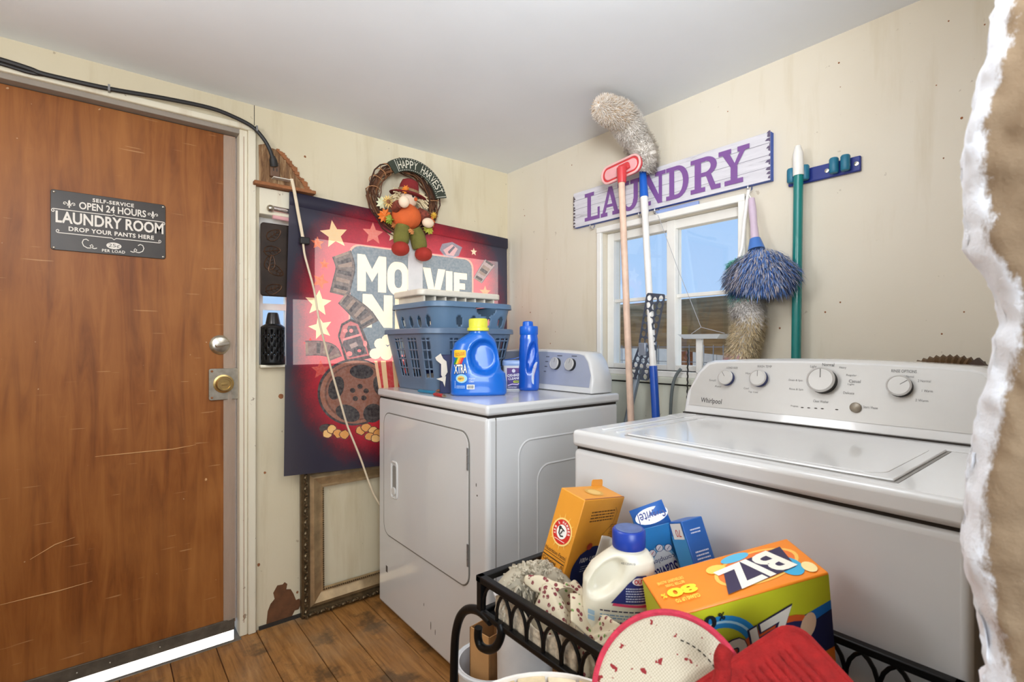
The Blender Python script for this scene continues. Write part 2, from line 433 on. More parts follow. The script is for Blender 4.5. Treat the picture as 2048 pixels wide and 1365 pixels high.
MB(T2 @ Matrix.Translation((0, 0, .0225))).box(-.010, .010, -.004, .004, 0, .006).build('keyway', M_BRASS, lp, bevel=.001)
for a, b in ((pl0.x+.01, pl0.z-.01), (pl0.x+.01, pl1.z+.01)):
    MB().lathe([(.0045, 0), (.004, .0025), (0, .003)], 10, Matrix.Translation((a, .0215, b)) @ Matrix.Rotation(PI/2, 4, 'X')).build('rivet', M_RAW, lp)
MB().box(-2.21, -1.30, .022, .03, .019, .062).build('door_sweep', mat('worn_sweep', S(96, 86, 74), .6, .3, var=.3, vs=25), door, bevel=.002)
for px_, py_ in ((220, 1322), (154, 1344), (320, 1290)):
    q = P(px_, py_, y=.02); MB().ball((q.x, .0215, .04), .003, 8, 5).build('screw_head', M_CHROME, door)
for pp in ([(190, 914), (250, 908), (300, 903), (345, 899), (392, 890)], [(0, 1211), (60, 1196), (120, 1182), (185, 1163)], [(60, 1120), (110, 1090), (150, 1075)]):
    ps_ = [P(a, b, y=.0295) for a, b in pp]; MB().tube(ps_, [.0006]+[.0016]*(len(ps_)-2)+[.0005], 5).build('scratch', mat('scratched_veneer', S(206, 156, 104), .7), door)
MB().ball(P(412, 960, y=.0297), .004, 8, 5, (1, .3, 1.3)).build('chip', MC['scratched_veneer'], door)
sill = struct(MB().box(DX0, DX1, -.03, .12, -.014, .003).build('trim_2', mat('grey_threshold', S(120, 112, 100), .5, .3, var=.2), bevel=.003))

# window behind the poster: frame, mullion, glass
w2 = struct(MB().box(WX0, WX1, .0, .12, WZ0-.012, WZ0).build('window_2', M_WHITEWOOD, bevel=.002))
MB().box(WX0, WX0+.025, .05, .09, WZ0, WZ1).build('window_frame', M_WHITEWOOD, w2)
MB().box(WX1-.025, WX1, .05, .09, WZ0, WZ1).build('window_frame', M_WHITEWOOD, w2)
MB().box(WX0+.024, WX1-.024, .051, .089, WZ1-.03, WZ1-.0005).build('window_frame', M_WHITEWOOD, w2)
MB().box(WX0+.024, WX1-.024, .051, .089, WZ0+.0005, WZ0+.03).build('window_frame', M_WHITEWOOD, w2)
MB().box(WX0, -1.11, .055, .08, 1.235, 1.26).build('meeting_rail', M_WHITEWOOD, w2)
MB().box(-1.11, -1.09, .055, .085, WZ0, WZ1).build('mullion', M_WHITEWOOD, w2)
for a, b in ((WX0+.025, -1.11), (-1.09, WX1-.025)):
    MB().box(a, b, .066, .069, WZ0+.03, WZ1-.03).build('glass_pane', M_GLASS, w2)
wi = struct(MB().box(-1.246, -1.02, -.045, .0, 1.703, 1.716).build('trim_3', M_RAW, bevel=.002))
MB().box(-1.222, -1.02, -.012, 0, 1.60, 1.70).build('head_board', M_TRIM, wi, bevel=.003)
MB().box(-1.222, -1.02, -.03, .0, 1.008, 1.019).build('sill_board', M_TRIM, wi, bevel=.003)

# window wall (x = 0 .. .12)
VY0, VY1, VZ0, VZ1 = -1.275, -.665, .995, 1.580
wr = MB()
wbox(wr, [(-4.6, VY0, 0, CEIL), (VY0, VY1, 0, VZ0), (VY0, VY1, VZ1, CEIL), (VY1, 0, 0, CEIL)], 'x', 0, .12)
wall_r = struct(wr.build('wall_right', M_WR, smooth=0))
MB().box(-.006, 0, -2.05, 0, 0, .942).build('lower_panel', M_WLOW, wall_r)
MB().box(-.002, 0, -2.05, -.3, .942, .948).build('panel_gap', M_DARK, wall_r)
rr = random.Random(5)
for i in range(34):
    y, z = -rr.uniform(.1, 1.95), rr.uniform(1.1, 1.98)
    if -1.4 < y < -.45 and z < 1.8: continue
    r = rr.uniform(.0015, .0035)
    MB().ball((0, y, z), r, 6, 4, (.3, 1, 1)).build('nail_hole', M_RAW, wall_r)
# window_1
w1 = struct(MB().box(-.012, .11, VY0-.03, VY1+.03, .972, VZ0).build('window_1', M_WHITEWOOD, bevel=.003))
MB().box(-.016, .0, VY1-.002, VY1+.022, .995, 1.600).build('side_casing', M_WHITEWOOD, w1, bevel=.003)
MB().box(-.016, .0, VY0-.022, VY0+.002, .995, 1.600).build('side_casing', M_WHITEWOOD, w1, bevel=.003)
MB().box(-.018, .0, VY0-.022, VY1+.022, VZ1, 1.605).build('head_casing', M_WHITEWOOD, w1, bevel=.003)
for a, b in ((VY1-.036, VY1), (VY0, VY0+.025)):
    MB().box(.03, .07, a+.0005, b-.0005, VZ0+.0005, VZ1-.0005).build('sash_stile', M_WHITEWOOD, w1, bevel=.002)
MB().box(.031, .069, VY0+.024, VY1-.035, VZ1-.035, VZ1-.0005).build('sash_rail', M_WHITEWOOD, w1, bevel=.002)
MB().box(.031, .069, VY0+.024, VY1-.035, VZ0+.0005, VZ0+.022).build('sash_rail', M_WHITEWOOD, w1, bevel=.002)
MB().box(.025, .071, -1.005, -.968, VZ0+.0006, VZ1-.0006).build('mullion', M_WHITEWOOD, w1, bevel=.002)
MB().box(.04, .06, VY0+.02, VY1-.03, 1.278, 1.292).build('glazing_bar', M_WHITEWOOD, w1, bevel=.002)
for a, b in ((VY0+.025, -1.005), (-.968, VY1-.036)):
    for c, d in ((VZ0+.022, 1.278), (1.292, VZ1-.035)):
        MB().box(.048, .051, a, b, c, d).build('glass_pane', M_GLASS, w1)
MB().box(-.020, 0, -2.05, -.3, .948, .972).build('window_trim', M_WLOW, w1, bevel=.003)

# rough plastered wall end beside the camera
prof = [(1982, 0), (1975, 97), (1957, 143), (1944, 205), (1931, 266), (1923, 328), (1926, 420), (1928, 502), (1949, 517), (1975, 553), (1992, 600), (2003, 643), (1988, 679), (1976, 763), (1955, 820), (1943, 892), (1934, 960), (1930, 1022), (1922, 1099), (1930, 1150), (1948, 1207), (1958, 1259), (1966, 1321), (1976, 1365)]
XE = -1.156
pz = sorted([(P(a, b, x=XE).z, P(a, b, x=XE).y) for a, b in prof])
def yc(z):
    if z <= pz[0][0]: return pz[0][1]+.004*math.sin(z*17)
    if z >= pz[-1][0]: return pz[-1][1]+.004*math.sin(z*17)
    for (z0, y0), (z1, y1) in zip(pz, pz[1:]):
        if z0 <= z <= z1:
            t = (z-z0)/(z1-z0); return y0+(y1-y0)*(t*t*(3-2*t))
NZ, sec = 330, []
us = [-.30, -.26, -.2, -.15]+[-.11+.0045*i for i in range(25)]
cols = []
for j in range(NZ+1):
    z = -.0+CEIL*j/NZ; y = yc(z); row = []; cr_ = []
    def nn(a, b, s): return noise.noise((a*s, b*s, 3.1))
    for u in us:      # the end face, towards the photographer
        yy = y+u+.0005
        x = XE+.013*nn(yy, z, 14)+.008*nn(yy, z, 42)+.003*nn(yy, z, 130)+.012*max(0, (u+.02)/.02)**2
        row.append((x, yy, z)); cr_.append(max(0, 1+u/.022))
    for k in range(1, 9):   # round the broken corner
        a = PI/2*k/8; r = .014
        row.append((XE+.012+r*(1-math.cos(a))+.003*nn(k*.01, z, 90), y-.0005+.004*math.sin(a)+.003*nn(k*.02, z, 70), z)); cr_.append(1)
    for x in (-1.10, -1.05, -.95, -.7, -.4, .0):
        row.append((x, min(y, -2.03)-.004+.004*nn(x, z, 20)-(.02 if x > -1.06 else 0), z)); cr_.append(0)
    row.append((.0, -2.36, z)); cr_.append(0)
    sec.append(row); cols += cr_
def m_plaster():
    m, t, p = nodes('rough_plaster'); v = coords(t)
    c = ramp(t, nz(t, v, 9, 6), [(.3, S(128, 104, 78)), (.6, S(156, 132, 104)), (.8, S(174, 150, 122))])
    at = t.nodes.new('ShaderNodeAttribute'); at.attribute_name = 'chipped'
    f = math_(t, 'ADD', math_(t, 'MULTIPLY', at.outputs['Fac'], .52), math_(t, 'MULTIPLY', nz(t, coords(t, (1, 1, .45)), 40, 7, .75), .95))
    c = mixc(t, ramp(t, f, [(.62, K4), (.76, W4)]), c, S(240, 242, 248))
    t.links.new(c, p.inputs['Base Color']); p.inputs['Roughness'].default_value = .8
    bump(t, p, nz(t, v, 70, 8, .7), .5, .006); return m
mbw = MB().loft(sec, cap=False)
wn = struct(mbw.build('wall_near', m_plaster(), smooth=60))
at = wn.data.attributes.new('chipped', 'FLOAT', 'POINT'); at.data.foreach_set('value', cols)
# rest of the shell, out of view
struct(MB().box(-2.7, -2.6, -4.6, 0, 0, CEIL).build('wall_side', M_WR))
struct(MB().box(-2.7, .12, -4.6, -4.5, 0, CEIL).build('wall_back', M_WR))

# ================================================================== OUTSIDE, seen through the window
struct(MB().box(.12, 14, -9, 12, -.12, -.02).build('ground', mat('dry_ground', S(196, 182, 160), .9, var=.15, vs=3)))
def m_tarp():
    m, t, p = nodes('weathered_brown_cover'); v = coords(t, (1, 1, 14), rot=(.12, 0, 0))
    c = ramp(t, nz(t, v, 2.2, 8, .6, .4), [(.3, S(98, 82, 58)), (.55, S(132, 114, 84)), (.8, S(156, 140, 108))])
    t.links.new(c, p.inputs['Base Color']); p.inputs['Roughness'].default_value = .85; return m
cvx = thing('covered_boat', 'big weathered brown boat hull outside, seen through the lower window panes', 'boat', (2.9, .5, 0))
def hull(u, v):
    y = 2.2-3.4*u; zt = 1.50+.03*u; zb = 1.06-.12*math.sin(max(0, min(1, (u-.3)/.55))*PI*.5)
    z = zb+(zt-zb)*v; return (2.5+.5*(1-math.sin(v*PI/2))-.12*math.sin(v*PI), y, z)
hb = MB().grid(hull, 30, 10); hb.grid(lambda u, v: (2.5+1.2*v, 2.2-3.4*u, 1.50+.03*u+.05*v), 30, 2)
hb.grid(lambda u, v: (3.0+.7*v, 2.2-3.4*u, 1.06-.12*math.sin(max(0, min(1, (u-.3)/.55))*PI*.5)-.02*v), 30, 2)
hb.build('hull', m_tarp(), cvx)
for yy in (2.0, .9, -.9): MB().box(3.1, 3.2, yy-.05, yy+.05, -.02, 1.02).build('stand', M_RAW, cvx)
fn = thing('wire_fence', 'wire mesh fence panel in the yard beyond the window', 'fence', (2.1, .5, -.02))
fw = MB()
for i in range(34): fw.tube([(2.1+.01*math.sin(i), 2.2-.1*i, -.02), (2.1, 2.2-.1*i+.02*math.sin(i*2), 1.09)], .0035, 5)
for k in range(9): fw.tube([(2.1, 2.3, .1+.12*k), (2.1, -1.2, .1+.12*k+.02*math.sin(k))], .0035, 5)
fw.build('wire_mesh', M_STEEL, fn)
for yy in (2.2, .55, -1.1): MB().tube([(2.1, yy, -.02), (2.1, yy, 1.12)], .02, 8).build('post', M_STEEL, fn)
bf = thing('board_fence', 'white board fence at the far side of the yard', 'fence', (4.4, .5, -.02))
for i in range(22): MB().box(4.4, 4.43, 3.0-.22*i-.212, 3.0-.22*i, -.02, 1.20+.02*(i % 2)).build('board', mat('white_fence_paint', S(226, 226, 220), .6), bf, bevel=.004)
lb = MB().box(1.55, 1.68, -.6, 1.6, .70, .78).build('lumber', M_RAW, bevel=.004)
lb2 = thing('lumber_stack', 'brown timber beam on blocks outside below the window', 'timber', (1.6, .5, -.02)); TM[lb2] = Matrix.Translation((1.6, .5, -.02))
lb.parent = lb2; lb.matrix_parent_inverse = TM[lb2].inverted(); lb.name = 'beam'
for yy in (-.4, .5, 1.4): MB().box(1.53, 1.7, yy-.06, yy+.06, -.02, .70).build('block', M_STEEL, lb2)

# ================================================================== DRYER
DXF, DY0, DY1 = -.784, -.889, -.112
dy = thing('clothes_dryer', 'white front-loading clothes dryer in the corner, baskets and detergent on top', 'dryer', (-.49, -.5, 0))
MB().box(DXF, -.17, DY0, DY1, .018, .876).build('cabinet', M_APPL, dy, bevel=.014, seg=4)
MB().box(DXF-.004, -.165, DY0-.004, DY1+.004, .880, .913).build('top_panel', M_APPL, dy, bevel=.010, seg=4)
MB().box(DXF+.006, -.18, DY0+.004, DY1-.004, .872, .884).build('top_seam', M_DARK, dy)
for a in (DXF+.05, -.23):
    for b in (DY0+.05, DY1-.05): MB().lathe([(.02, 0), (.02, .01), (.012, .012), (.012, .03)], 12, Matrix.Translation((a, b, 0))).build('foot', M_BLACK, dy)
dp = rrect(-.793, -.172, .322, .818, .045, 6)
drd = MB().prism(dp, DXF-.004, DXF+.01, 'x').build('door', M_APPL, dy, bevel=.003)
MB().tube([(DXF-.0008, a, b) for a, b in dp], .0032, 6, closed=True).build('door_gap', mat('shadow_gap', S(120, 116, 108), .8), dy)
hd = rrect(-.296, -.246, .488, .630, .012, 4)
MB().tube([(DXF-.005, a, b) for a, b in hd], .004, 6, closed=True).build('handle_rim', M_APPL2, drd)
MB().prism(rrect(-.284, -.256, .505, .616, .010, 4), DXF-.0055, DXF-.0042, 'x').build('handle_recess', mat('recess_grey', S(150, 148, 142), .5), drd)
MB().prism(rrect(-.286, -.254, .500, .53, .012, 4), DXF-.010, DXF-.004, 'x').build('handle_grip', M_APPL2, drd, bevel=.002)
for z in (.735, .43):
    h = MB()
    for k in range(3): h.lathe([(.0045, 0), (.0045, .022)], 8, Matrix.Translation((DXF-.004, -.790, z-.036+k*.024)))
    h.build('hinge', M_STEEL, drd)
# embossed ribs and edge seam of the side panel
MB().box(-.753, -.7505, DY0-.0006, DY0+.002, .03, .872).build('side_seam', MC['shadow_gap'], dy)
for (a0, a1, b0, b1) in ((-.66, -.24, .12, .79), (-.58, -.30, .16, .70)):
    q = rrect(a0, a1, b0, b1, .05, 6)
    MB().tube([(u, DY0+.0035, v) for u, v in q], .0055, 8, closed=True).build('embossed_rib', M_APPL, dy)
MB().box(DXF-.0008, DXF, -.20, -.185, .165, .19).build('scuff_mark', mat('scuff', S(90, 84, 78), .8), dy)
for a, b, c, d in ((-.55, .10, .004, .03), (-.58, .09, .003, .02), (-.50, .155, .003, .012), (-.83, .66, .004, .012), (-.835, .628, .006, .006)):
    MB().prism(ell(a, b, c/2, d/2, 7), DXF-.0006, DXF, 'x').build('scuff_mark', MC['scuff'], dy)

def console(name, thing_, y0, y1, z0, zt, xf0, xf1, xb, edge, mats):
    """appliance control panel: arched outline in y/z, front leaning back from xf0 to xf1"""
    W = y1-y0; c = (y0+y1)/2
    def outline(sc):
        pts = [(c-W/2*sc, z0)]
        n = 30
        for i in range(n+1):
            u = -1+2*i/n; uu = abs(u)
            hgt = (1-.09*uu**2)*(1-max(0, (uu-.80)/.20)**2.6*.62)
            pts.append((c+W/2*sc*u*(1-.0*uu), z0+(zt-z0)*hgt*(1 if sc == 1 else .93)))
        pts.append((c+W/2*sc, z0)); return pts
    def xx(z): return xf0+(xf1-xf0)*(z-z0)/(zt-z0)
    o = outline(1); n = len(o)
    secs = []
    for dx, s in ((.012, .0), (.003, .45), (0, .9), (.0, 1)):
        pass
    f1 = [(xx(z)+.010, y, z) for y, z in o]
    ins = [(xx(z0+(z-z0)*.965), c+(y-c)*.985, z0+(z-z0)*.965) for y, z in o]
    back = [(xb-.02, c+(y-c)*1.0, z0+(z-z0)*1.0) for y, z in o]; bk2 = [(xb, c+(y-c)*.96, z0+(z-z0)*.93) for y, z in o]
    b = MB().loft([ins, f1, back, bk2], closed=True)
    ob = b.build('console', mats[0], thing_, bevel=.004)
    pf = [(c+(y-c)*.955, z0+.022+(z-z0-.0)*.80) for y, z in o]
    pf = [(y, max(z, z0+.022)) for y, z in pf]
    fp = MB().add([(xx(z)-.0012, y, z) for y, z in pf], [tuple(range(len(pf)))]).build('control_face', mats[1], ob)
    nrm = Vector((-(zt-z0), 0, (xf1-xf0))).normalized(); upv = Vector((xf1-xf0, 0, zt-z0)).normalized()
    fn = lambda u, v, h: Vector((xx(v)-.0014, u, v))+nrm*h
    return ob, fn, nrm, upv
def knob(par, fn, y, z, r, nrm, dark, ang=0):
    o = fn(y, z, 0); q = nrm.to_track_quat('Z', 'Y').to_matrix().to_4x4()
    T = Matrix.Translation(o) @ q
    k = MB().lathe([(r*1.02, 0), (r, r*.55)], 28, T).build('knob', dark, par)
    MB().lathe([(r*1.0, r*.5), (r*1.03, r*.56), (r*1.03, r*.64), (r*.9, r*.72), (r*.86, r*.68), (0, r*.68)], 28, T).build('knob_cap', M_SILVER, k)
    MB(T @ Matrix.Rotation(ang, 4, 'Z')).box(-r*.03, r*.03, r*.15, r*.85, r*.68, r*.70).build('pointer_line', mat('pointer', S(110, 108, 104), .5), k)
    return k
cob, cfn, cn, cu_ = console('console', dy, -.868, -.125, .915, 1.078, -.295, -.262, -.165, .01, (M_APPL, M_SILVER_D))
for px_, py_ in ((1113, 728), (1143, 730)):
    q = P(px_, py_, x=-.275); knob(cob, cfn, q.y, q.z, .0235, cn, M_BLACK, -.2)
pr = Print(lambda u, v, h: cfn(u, v, h))
for y in (-.66, -.74):
    vs_ = 1.05
    pr.rect(y-.028, y+.0, vs_, vs_+.004, (96, 98, 112))
for i in range(4): pr.rect(-.615+.002*i, -.595, 1.045-.02*i, 1.049-.02*i, (110, 112, 126))
pr.build('panel_lettering', cob)

# ================================================================== WASHER
WXF, WY0, WY1 = -.836, -1.992, -1.294
ws = thing('washing_machine', 'white top-loading washing machine with grey control panel and four dials', 'washer', (-.52, -1.64, 0))
MB().box(WXF+.004, -.2, WY0, WY1, .02, .856).build('cabinet', M_APPL, ws, bevel=.012, seg=4)
MB().box(WXF+.012, -.21, WY0+.006, WY1-.006, .85, .866).build('top_seam', M_DARK, ws)
MB().box(WXF-.002, -.195, WY0, WY1, .862, .900).build('top_deck', M_APPL, ws, bevel=.010, seg=4)
for a in (WXF+.05, -.25):
    for b in (WY0+.05, WY1-.05): MB().lathe([(.02, 0), (.02, .01), (.012, .012), (.012, .03)], 12, Matrix.Translation((a, b, 0))).build('foot', M_BLACK, ws)
lid = MB().box(-.800, -.474, -1.903, -1.425, .8995, .9045).build('lid', M_APPL, ws, bevel=.003)
MB().box(-.803, -.470, -1.908, -1.420, .8990, .9008).build('lid_gap', mat('lid_gap', S(150, 148, 144), .6), ws)
MB().prism(rrect(-.785, -.49, -1.885, -1.445, .03, 5), .9040, .9052, 'z').build('lid_plate', M_APPL, lid, bevel=.001)
for x0, x1 in ((-.79, -.40),):
    MB().prism(rrect(x0, x1, -1.352, -1.340, .005, 3), .899, .9035, 'z').build('deck_ridge', M_APPL, ws, bevel=.002)
    MB().prism(rrect(x0, x1, -1.392, -1.384, .003, 3), .899, .9025, 'z').build('deck_ridge', M_APPL, ws, bevel=.001)
MB().box(-.465, -.385, -1.985, -1.30, .8998, .9012).build('rear_lip', M_APPL, ws, bevel=.001)
cw, wfn, wnr, wup = console('console', ws, WY0, WY1, .902, 1.062, -.378, -.33, -.2, .01, (M_APPL, M_SILVER))
MB().box(-.384, -.30, WY0+.01, WY1-.004, .899, .904).build('console_gap', M_DARK, ws)
def wx(px_, py_): 
    for x in (-.36, -.35, -.345, -.35):
        q = P(px_, py_, x=x)
    for _ in range(6):
        q = P(px_, py_, x=-.378+(.048)*(q.z-.902)/.16)
    return q
for px_, py_, r, a in ((1455, 757, .0205, .6), (1520, 758, .0215, .1), (1647, 763, .030, .08), (1801, 774, .0225, -.9)):
    q = wx(px_, py_); knob(cw, wfn, q.y, q.z, r, wnr, M_NAVY if r < .022 else M_BLACK, a)
q = wx(1712, 816)
T = Matrix.Translation(wfn(q.y, q.z, 0)) @ wnr.to_track_quat('Z', 'Y').to_matrix().to_4x4()
MB().lathe([(.0115, 0), (.0115, .004), (.009, .006), (0, .0065)], 20, T).build('start_button', mat('taupe_button', S(150, 140, 124), .4, .4), cw)
# panel lettering: u runs towards -y so that it reads left to right from the room
wp = Print(lambda u, v, h: wfn(-u, v, h))
def wtext(s, px0, px1, py0, py1, col=(96, 94, 92), bold=0, **kw):
    a, b = wx(px0, (py0+py1)/2), wx(px1, (py0+py1)/2); t0, t1 = wx((px0+px1)/2, py1), wx((px0+px1)/2, py0)
    wp.text(s, -a.y, -b.y, t0.z, t1.z, col, bold, up=False, **kw)
wtext('Whirlpool', 1402, 1444, 797, 810, (60, 58, 58), .01)
wtext('Normal', 1645, 1669, 727, 733, (80, 78, 76), .01)
wtext('RINSE OPTIONS', 1783, 1834, 740, 746, (90, 88, 86), .01)
wtext('Casual', 1698, 1722, 760, 766, (100, 98, 96), .01)
wtext('Light', 1696, 1709, 767, 772)
wtext('WASH TEMP', 1515, 1544, 731, 736)
wtext('LOAD SIZE', 1454, 1476, 734, 738)
wtext('Light', 1621, 1634, 731, 737); wtext('Heavy', 1679, 1693, 733, 739); wtext('Regular', 1693, 1714, 749, 754)
wtext('Drain & Spin', 1578, 1606, 759, 764); wtext('Rinse & Spin', 1579, 1607, 777, 782); wtext('Delicate', 1687, 1709, 784, 789)
wtext('Clean Washer', 1627, 1658, 801, 806); wtext('Progress', 1582, 1597, 811, 815); wtext('Start / Pause', 1727, 1756, 813, 818)
wtext('1 Normal', 1809, 1828, 751, 756); wtext('2 Normal', 1836, 1862, 760, 765); wtext('1 Warm', 1844, 1866, 780, 785); wtext('2 Warm', 1831, 1857, 799, 804)
wtext('Hot', 1492, 1502, 745, 749); wtext('Cool', 1488, 1498, 775, 779); wtext('Tap Cold', 1497, 1516, 783, 787); wtext('Small', 1419, 1432, 759, 763); wtext('Auto', 1430, 1443, 771, 775)
for px_ in (1605, 1618, 1632, 1645, 1674):
    q = wx(px_, 815.5+(px_-1605)*.06); wp.poly(ell(-q.y, q.z, .0036, .0014, 10), (62, 54, 46), up=False)
wp.build('panel_lettering', cw)

# ================================================================== LIGHTWEIGHT THINGS ON THE WALLS
# sign on the door
sa, sb, sc_, sd = P(101, 378, y=.028), P(331, 408, y=.028), P(330, 520, y=.028), P(101, 499, y=.028)
sg = thing('door_sign', 'dark metal self-service laundry room sign screwed to the wooden door', 'sign', ((sa.x+sb.x)/2, .028, (sa.z+sd.z)/2))
SW, SH = sb.x-sa.x, sa.z-sd.z
M_SIGN = mat('bronze_black_tin', S(50, 42, 35), .42, .1, var=.35, vs=9)
MB().prism(rrect(sa.x, sb.x, sd.z, sa.z, .008), .0255, .0295, 'y').build('plate', M_SIGN, sg, bevel=.001)
spf = lambda u, v, h: Vector((sa.x+SW*u/1880, .0254-h, sa.z-SH*v/1000))
# u: 0..1880 left to right, v: 0..1000 top to bottom (drawn flat)
s_ = Print(spf); CW = (226, 218, 206)
def st(t, u0, u1, v0, v1, **k):
    vs_, fs_ = text_tris(t, k.get('bold', .02), 0, k.get('space', 1.0))
    s_.mb.add([s_.fn(u0+(u1-u0)*a, v1-(v1-v0)*b, s_.h) for a, b in vs_], fs_, s_.mi(k.get('col', CW)))
st('SELF-SERVICE', 640, 1320, 60, 125, bold=.03, space=1.15)
st('OPEN 24 HOURS', 430, 1530, 150, 275, bold=.02)
st('LAUNDRY ROOM', 75, 1840, 345, 545, bold=.025)
st('DROP YOUR PANTS HERE', 270, 1670, 590, 665, bold=.03, space=1.1)
st('PER LOAD', 790, 1170, 915, 965, bold=.02, space=1.15)
s_.poly(ell(985, 845, 125, 58, 28), CW); st('25\u00a2', 895, 1080, 810, 885, col=(70, 62, 54), bold=.0)
def scroll(cx, cy, r, turns, a0, sgn=1, n=26):
    return [(cx+sgn*(r*(1-.75*i/n))*math.cos(a0+turns*2*PI*i/n), cy+(r*(1-.75*i/n))*math.sin(a0+turns*2*PI*i/n)) for i in range(n)]
s_.line([(40, 320), (950, 318), (985, 298), (1020, 318), (1840, 320)], 13, CW); s_.line(scroll(40, 350, 30, 1.1, -PI/2, -1), 11, CW); s_.line(scroll(1840, 350, 30, 1.1, -PI/2), 11, CW)
s_.line([(110, 712), (950, 712), (985, 738), (1020, 712), (1770, 712)], 13, CW); s_.line(scroll(110, 682, 30, -1.1, PI/2, -1), 11, CW); s_.line(scroll(1770, 682, 30, -1.1, PI/2), 11, CW)
for sgn, cx in ((1, 560), (-1, 1410)):
    s_.line([(cx+sgn*x, y) for x, y in ((20, 800), (-20, 775), (-62, 790), (-82, 840), (-60, 895), (0, 925), (60, 920), (90, 890), (70, 860), (40, 880), (60, 915), (110, 925), (150, 912))], 15, CW)
for cx in (280, 1650):
    s_.poly(ell(cx, 190, 17, 42, 14), CW); s_.poly(ell(cx, 265, 14, 16, 10), CW); s_.rect(cx-36, cx+36, 236, 246, CW)
    for sgn in (1, -1): s_.line([(cx+sgn*x, y) for x, y in ((6, 245), (28, 215), (55, 190), (82, 195), (86, 222), (66, 230), (60, 212))], 13, CW)
s_.build('sign_lettering', sg)
for u, v in ((50, 40), (1835, 40), (50, 965), (1835, 960)):
    q = spf(u, v, 0); MB().ball(q, .004, 8, 5, (1, .5, 1)).build('screw', M_CHROME, sg)

# black cable along the door head, ending in a plug at the torn panel
cb = thing('power_cable', 'black power cable running above the door to an outlet', 'cable', (-1.5, -.03, 1.93))
cpts = [P(a, b, y=-.034) for a, b in ((-60, 104), (0, 119), (60, 138), (80, 146), (120, 156), (220, 178), (330, 197), (420, 216), (470, 235), (505, 254), (525, 275), (538, 296), (545, 315))]
MB().tube(catmull(cpts, 5), .0075, 8).build('cord', M_BLACK, cb)
MB().tube(catmull([P(a, b, y=-.030) for a, b in ((-60, 112), (0, 127), (60, 145), (95, 150))], 5), .006, 8).build('cord', M_BLACK, cb)
a, b = P(545, 312, y=-.034), P(548, 332, y=-.020); MB().tube([a, a.lerp(b, .4), b], [.008, .014, .015], 10).build('plug', M_BLACK, cb)
for px_, py_ in ((218, 177), (513, 258)):
    q = P(px_, py_, y=-.034); MB().box(q.x-.003, q.x+.003, -.044, .0, q.z-.01, q.z+.01).build('cable_staple', M_STEEL, cb)
ot = thing('power_outlet', 'small brown wall outlet under the black plug', 'outlet', tuple(P(548, 340, y=0)))
q = P(548, 341, y=0); MB().box(q.x-.018, q.x+.018, -.018, 0, q.z-.03, q.z+.028).build('outlet_body', mat('brown_bakelite', S(104, 74, 52), .5), ot, bevel=.004)
for s in (-1, 1): MB().box(q.x+s*.006-.0015, q.x+s*.006+.0015, -.0186, -.017, q.z-.008, q.z+.004).build('slot', M_BLACK, ot)
wc = thing('extension_cord', 'cream cord with white plug hanging down over the poster', 'cord', tuple(P(580, 356, y=-.03)))
a, b = P(545, 352, y=-.035), P(582, 360, y=-.035); MB().box(a.x, b.x, -.05, -.0185, b.z-.006, a.z-.004).build('plug', mat('white_plug', S(232, 226, 214), .4), wc, bevel=.005)
cpt = [P(x, y, y=-.045-.045*max(0, min(1, (y-420)/400))) for x, y in ((582, 358), (588, 385), (596, 430), (605, 478), (609, 508), (616, 535), (628, 580), (638, 640), (650, 690), (664, 745), (681, 805), (694, 850), (708, 885), (722, 920), (736, 960), (748, 990), (760, 1010))]
MB().tube(catmull(cpt, 5), .0042, 8).build('cord', M_CORDW, wc)
MB().tube(catmull([p+Vector((.004, -.002, 0)) for p in cpt[:4]], 5), .004, 8).build('cord', M_CORDW, wc)
q = P(608, 482, y=-.05); MB().box(q.x-.016, q.x+.02, -.062, -.04, q.z-.014, q.z+.014).build('cord_clip', M_BLACK, wc, bevel=.004)

# chrome rod, leaf plaque, lantern in the window behind the poster
rd = thing('curtain_rod', 'short chrome rod bracket above the leaf plaque', 'rod', (-1.14, -.02, 1.63))
a, b = P(538, 416, y=-.014), P(640, 436, y=-.014); MB().tube([a, b], .012, 12).build('rod', mat('polished_chrome', S(214, 206, 204), .12, 1), rd)
a, b = P(545, 434, y=-.015), P(585, 441, y=-.015); MB().tube([a, b], .008, 8).build('bracket', mat('pink_plastic', S(226, 170, 170), .3), rd)
MB().ball(P(541, 417, y=-.022), .014, 10, 7).build('end_cap', M_CHROME, rd)
lpq = thing('leaf_plaque', 'dark bronze plaque embossed with leaves beside the poster', 'plaque', (-1.12, -.012, 1.43))
a, b = P(521, 444, y=-.012), P(640, 592, y=-.012); a2 = P(521, 592, y=-.012)
MB().prism(rrect(a.x, a.x+.20, a2.z, a.z, .012), -.016, -.006, 'y').build('plate', mat('dark_bronze', S(46, 34, 26), .42, .5, var=.4, vs=14), lpq, bevel=.003)
M_LEAFM = mat('bronze_leaf', S(86, 58, 38), .4, .6, var=.3, vs=30)
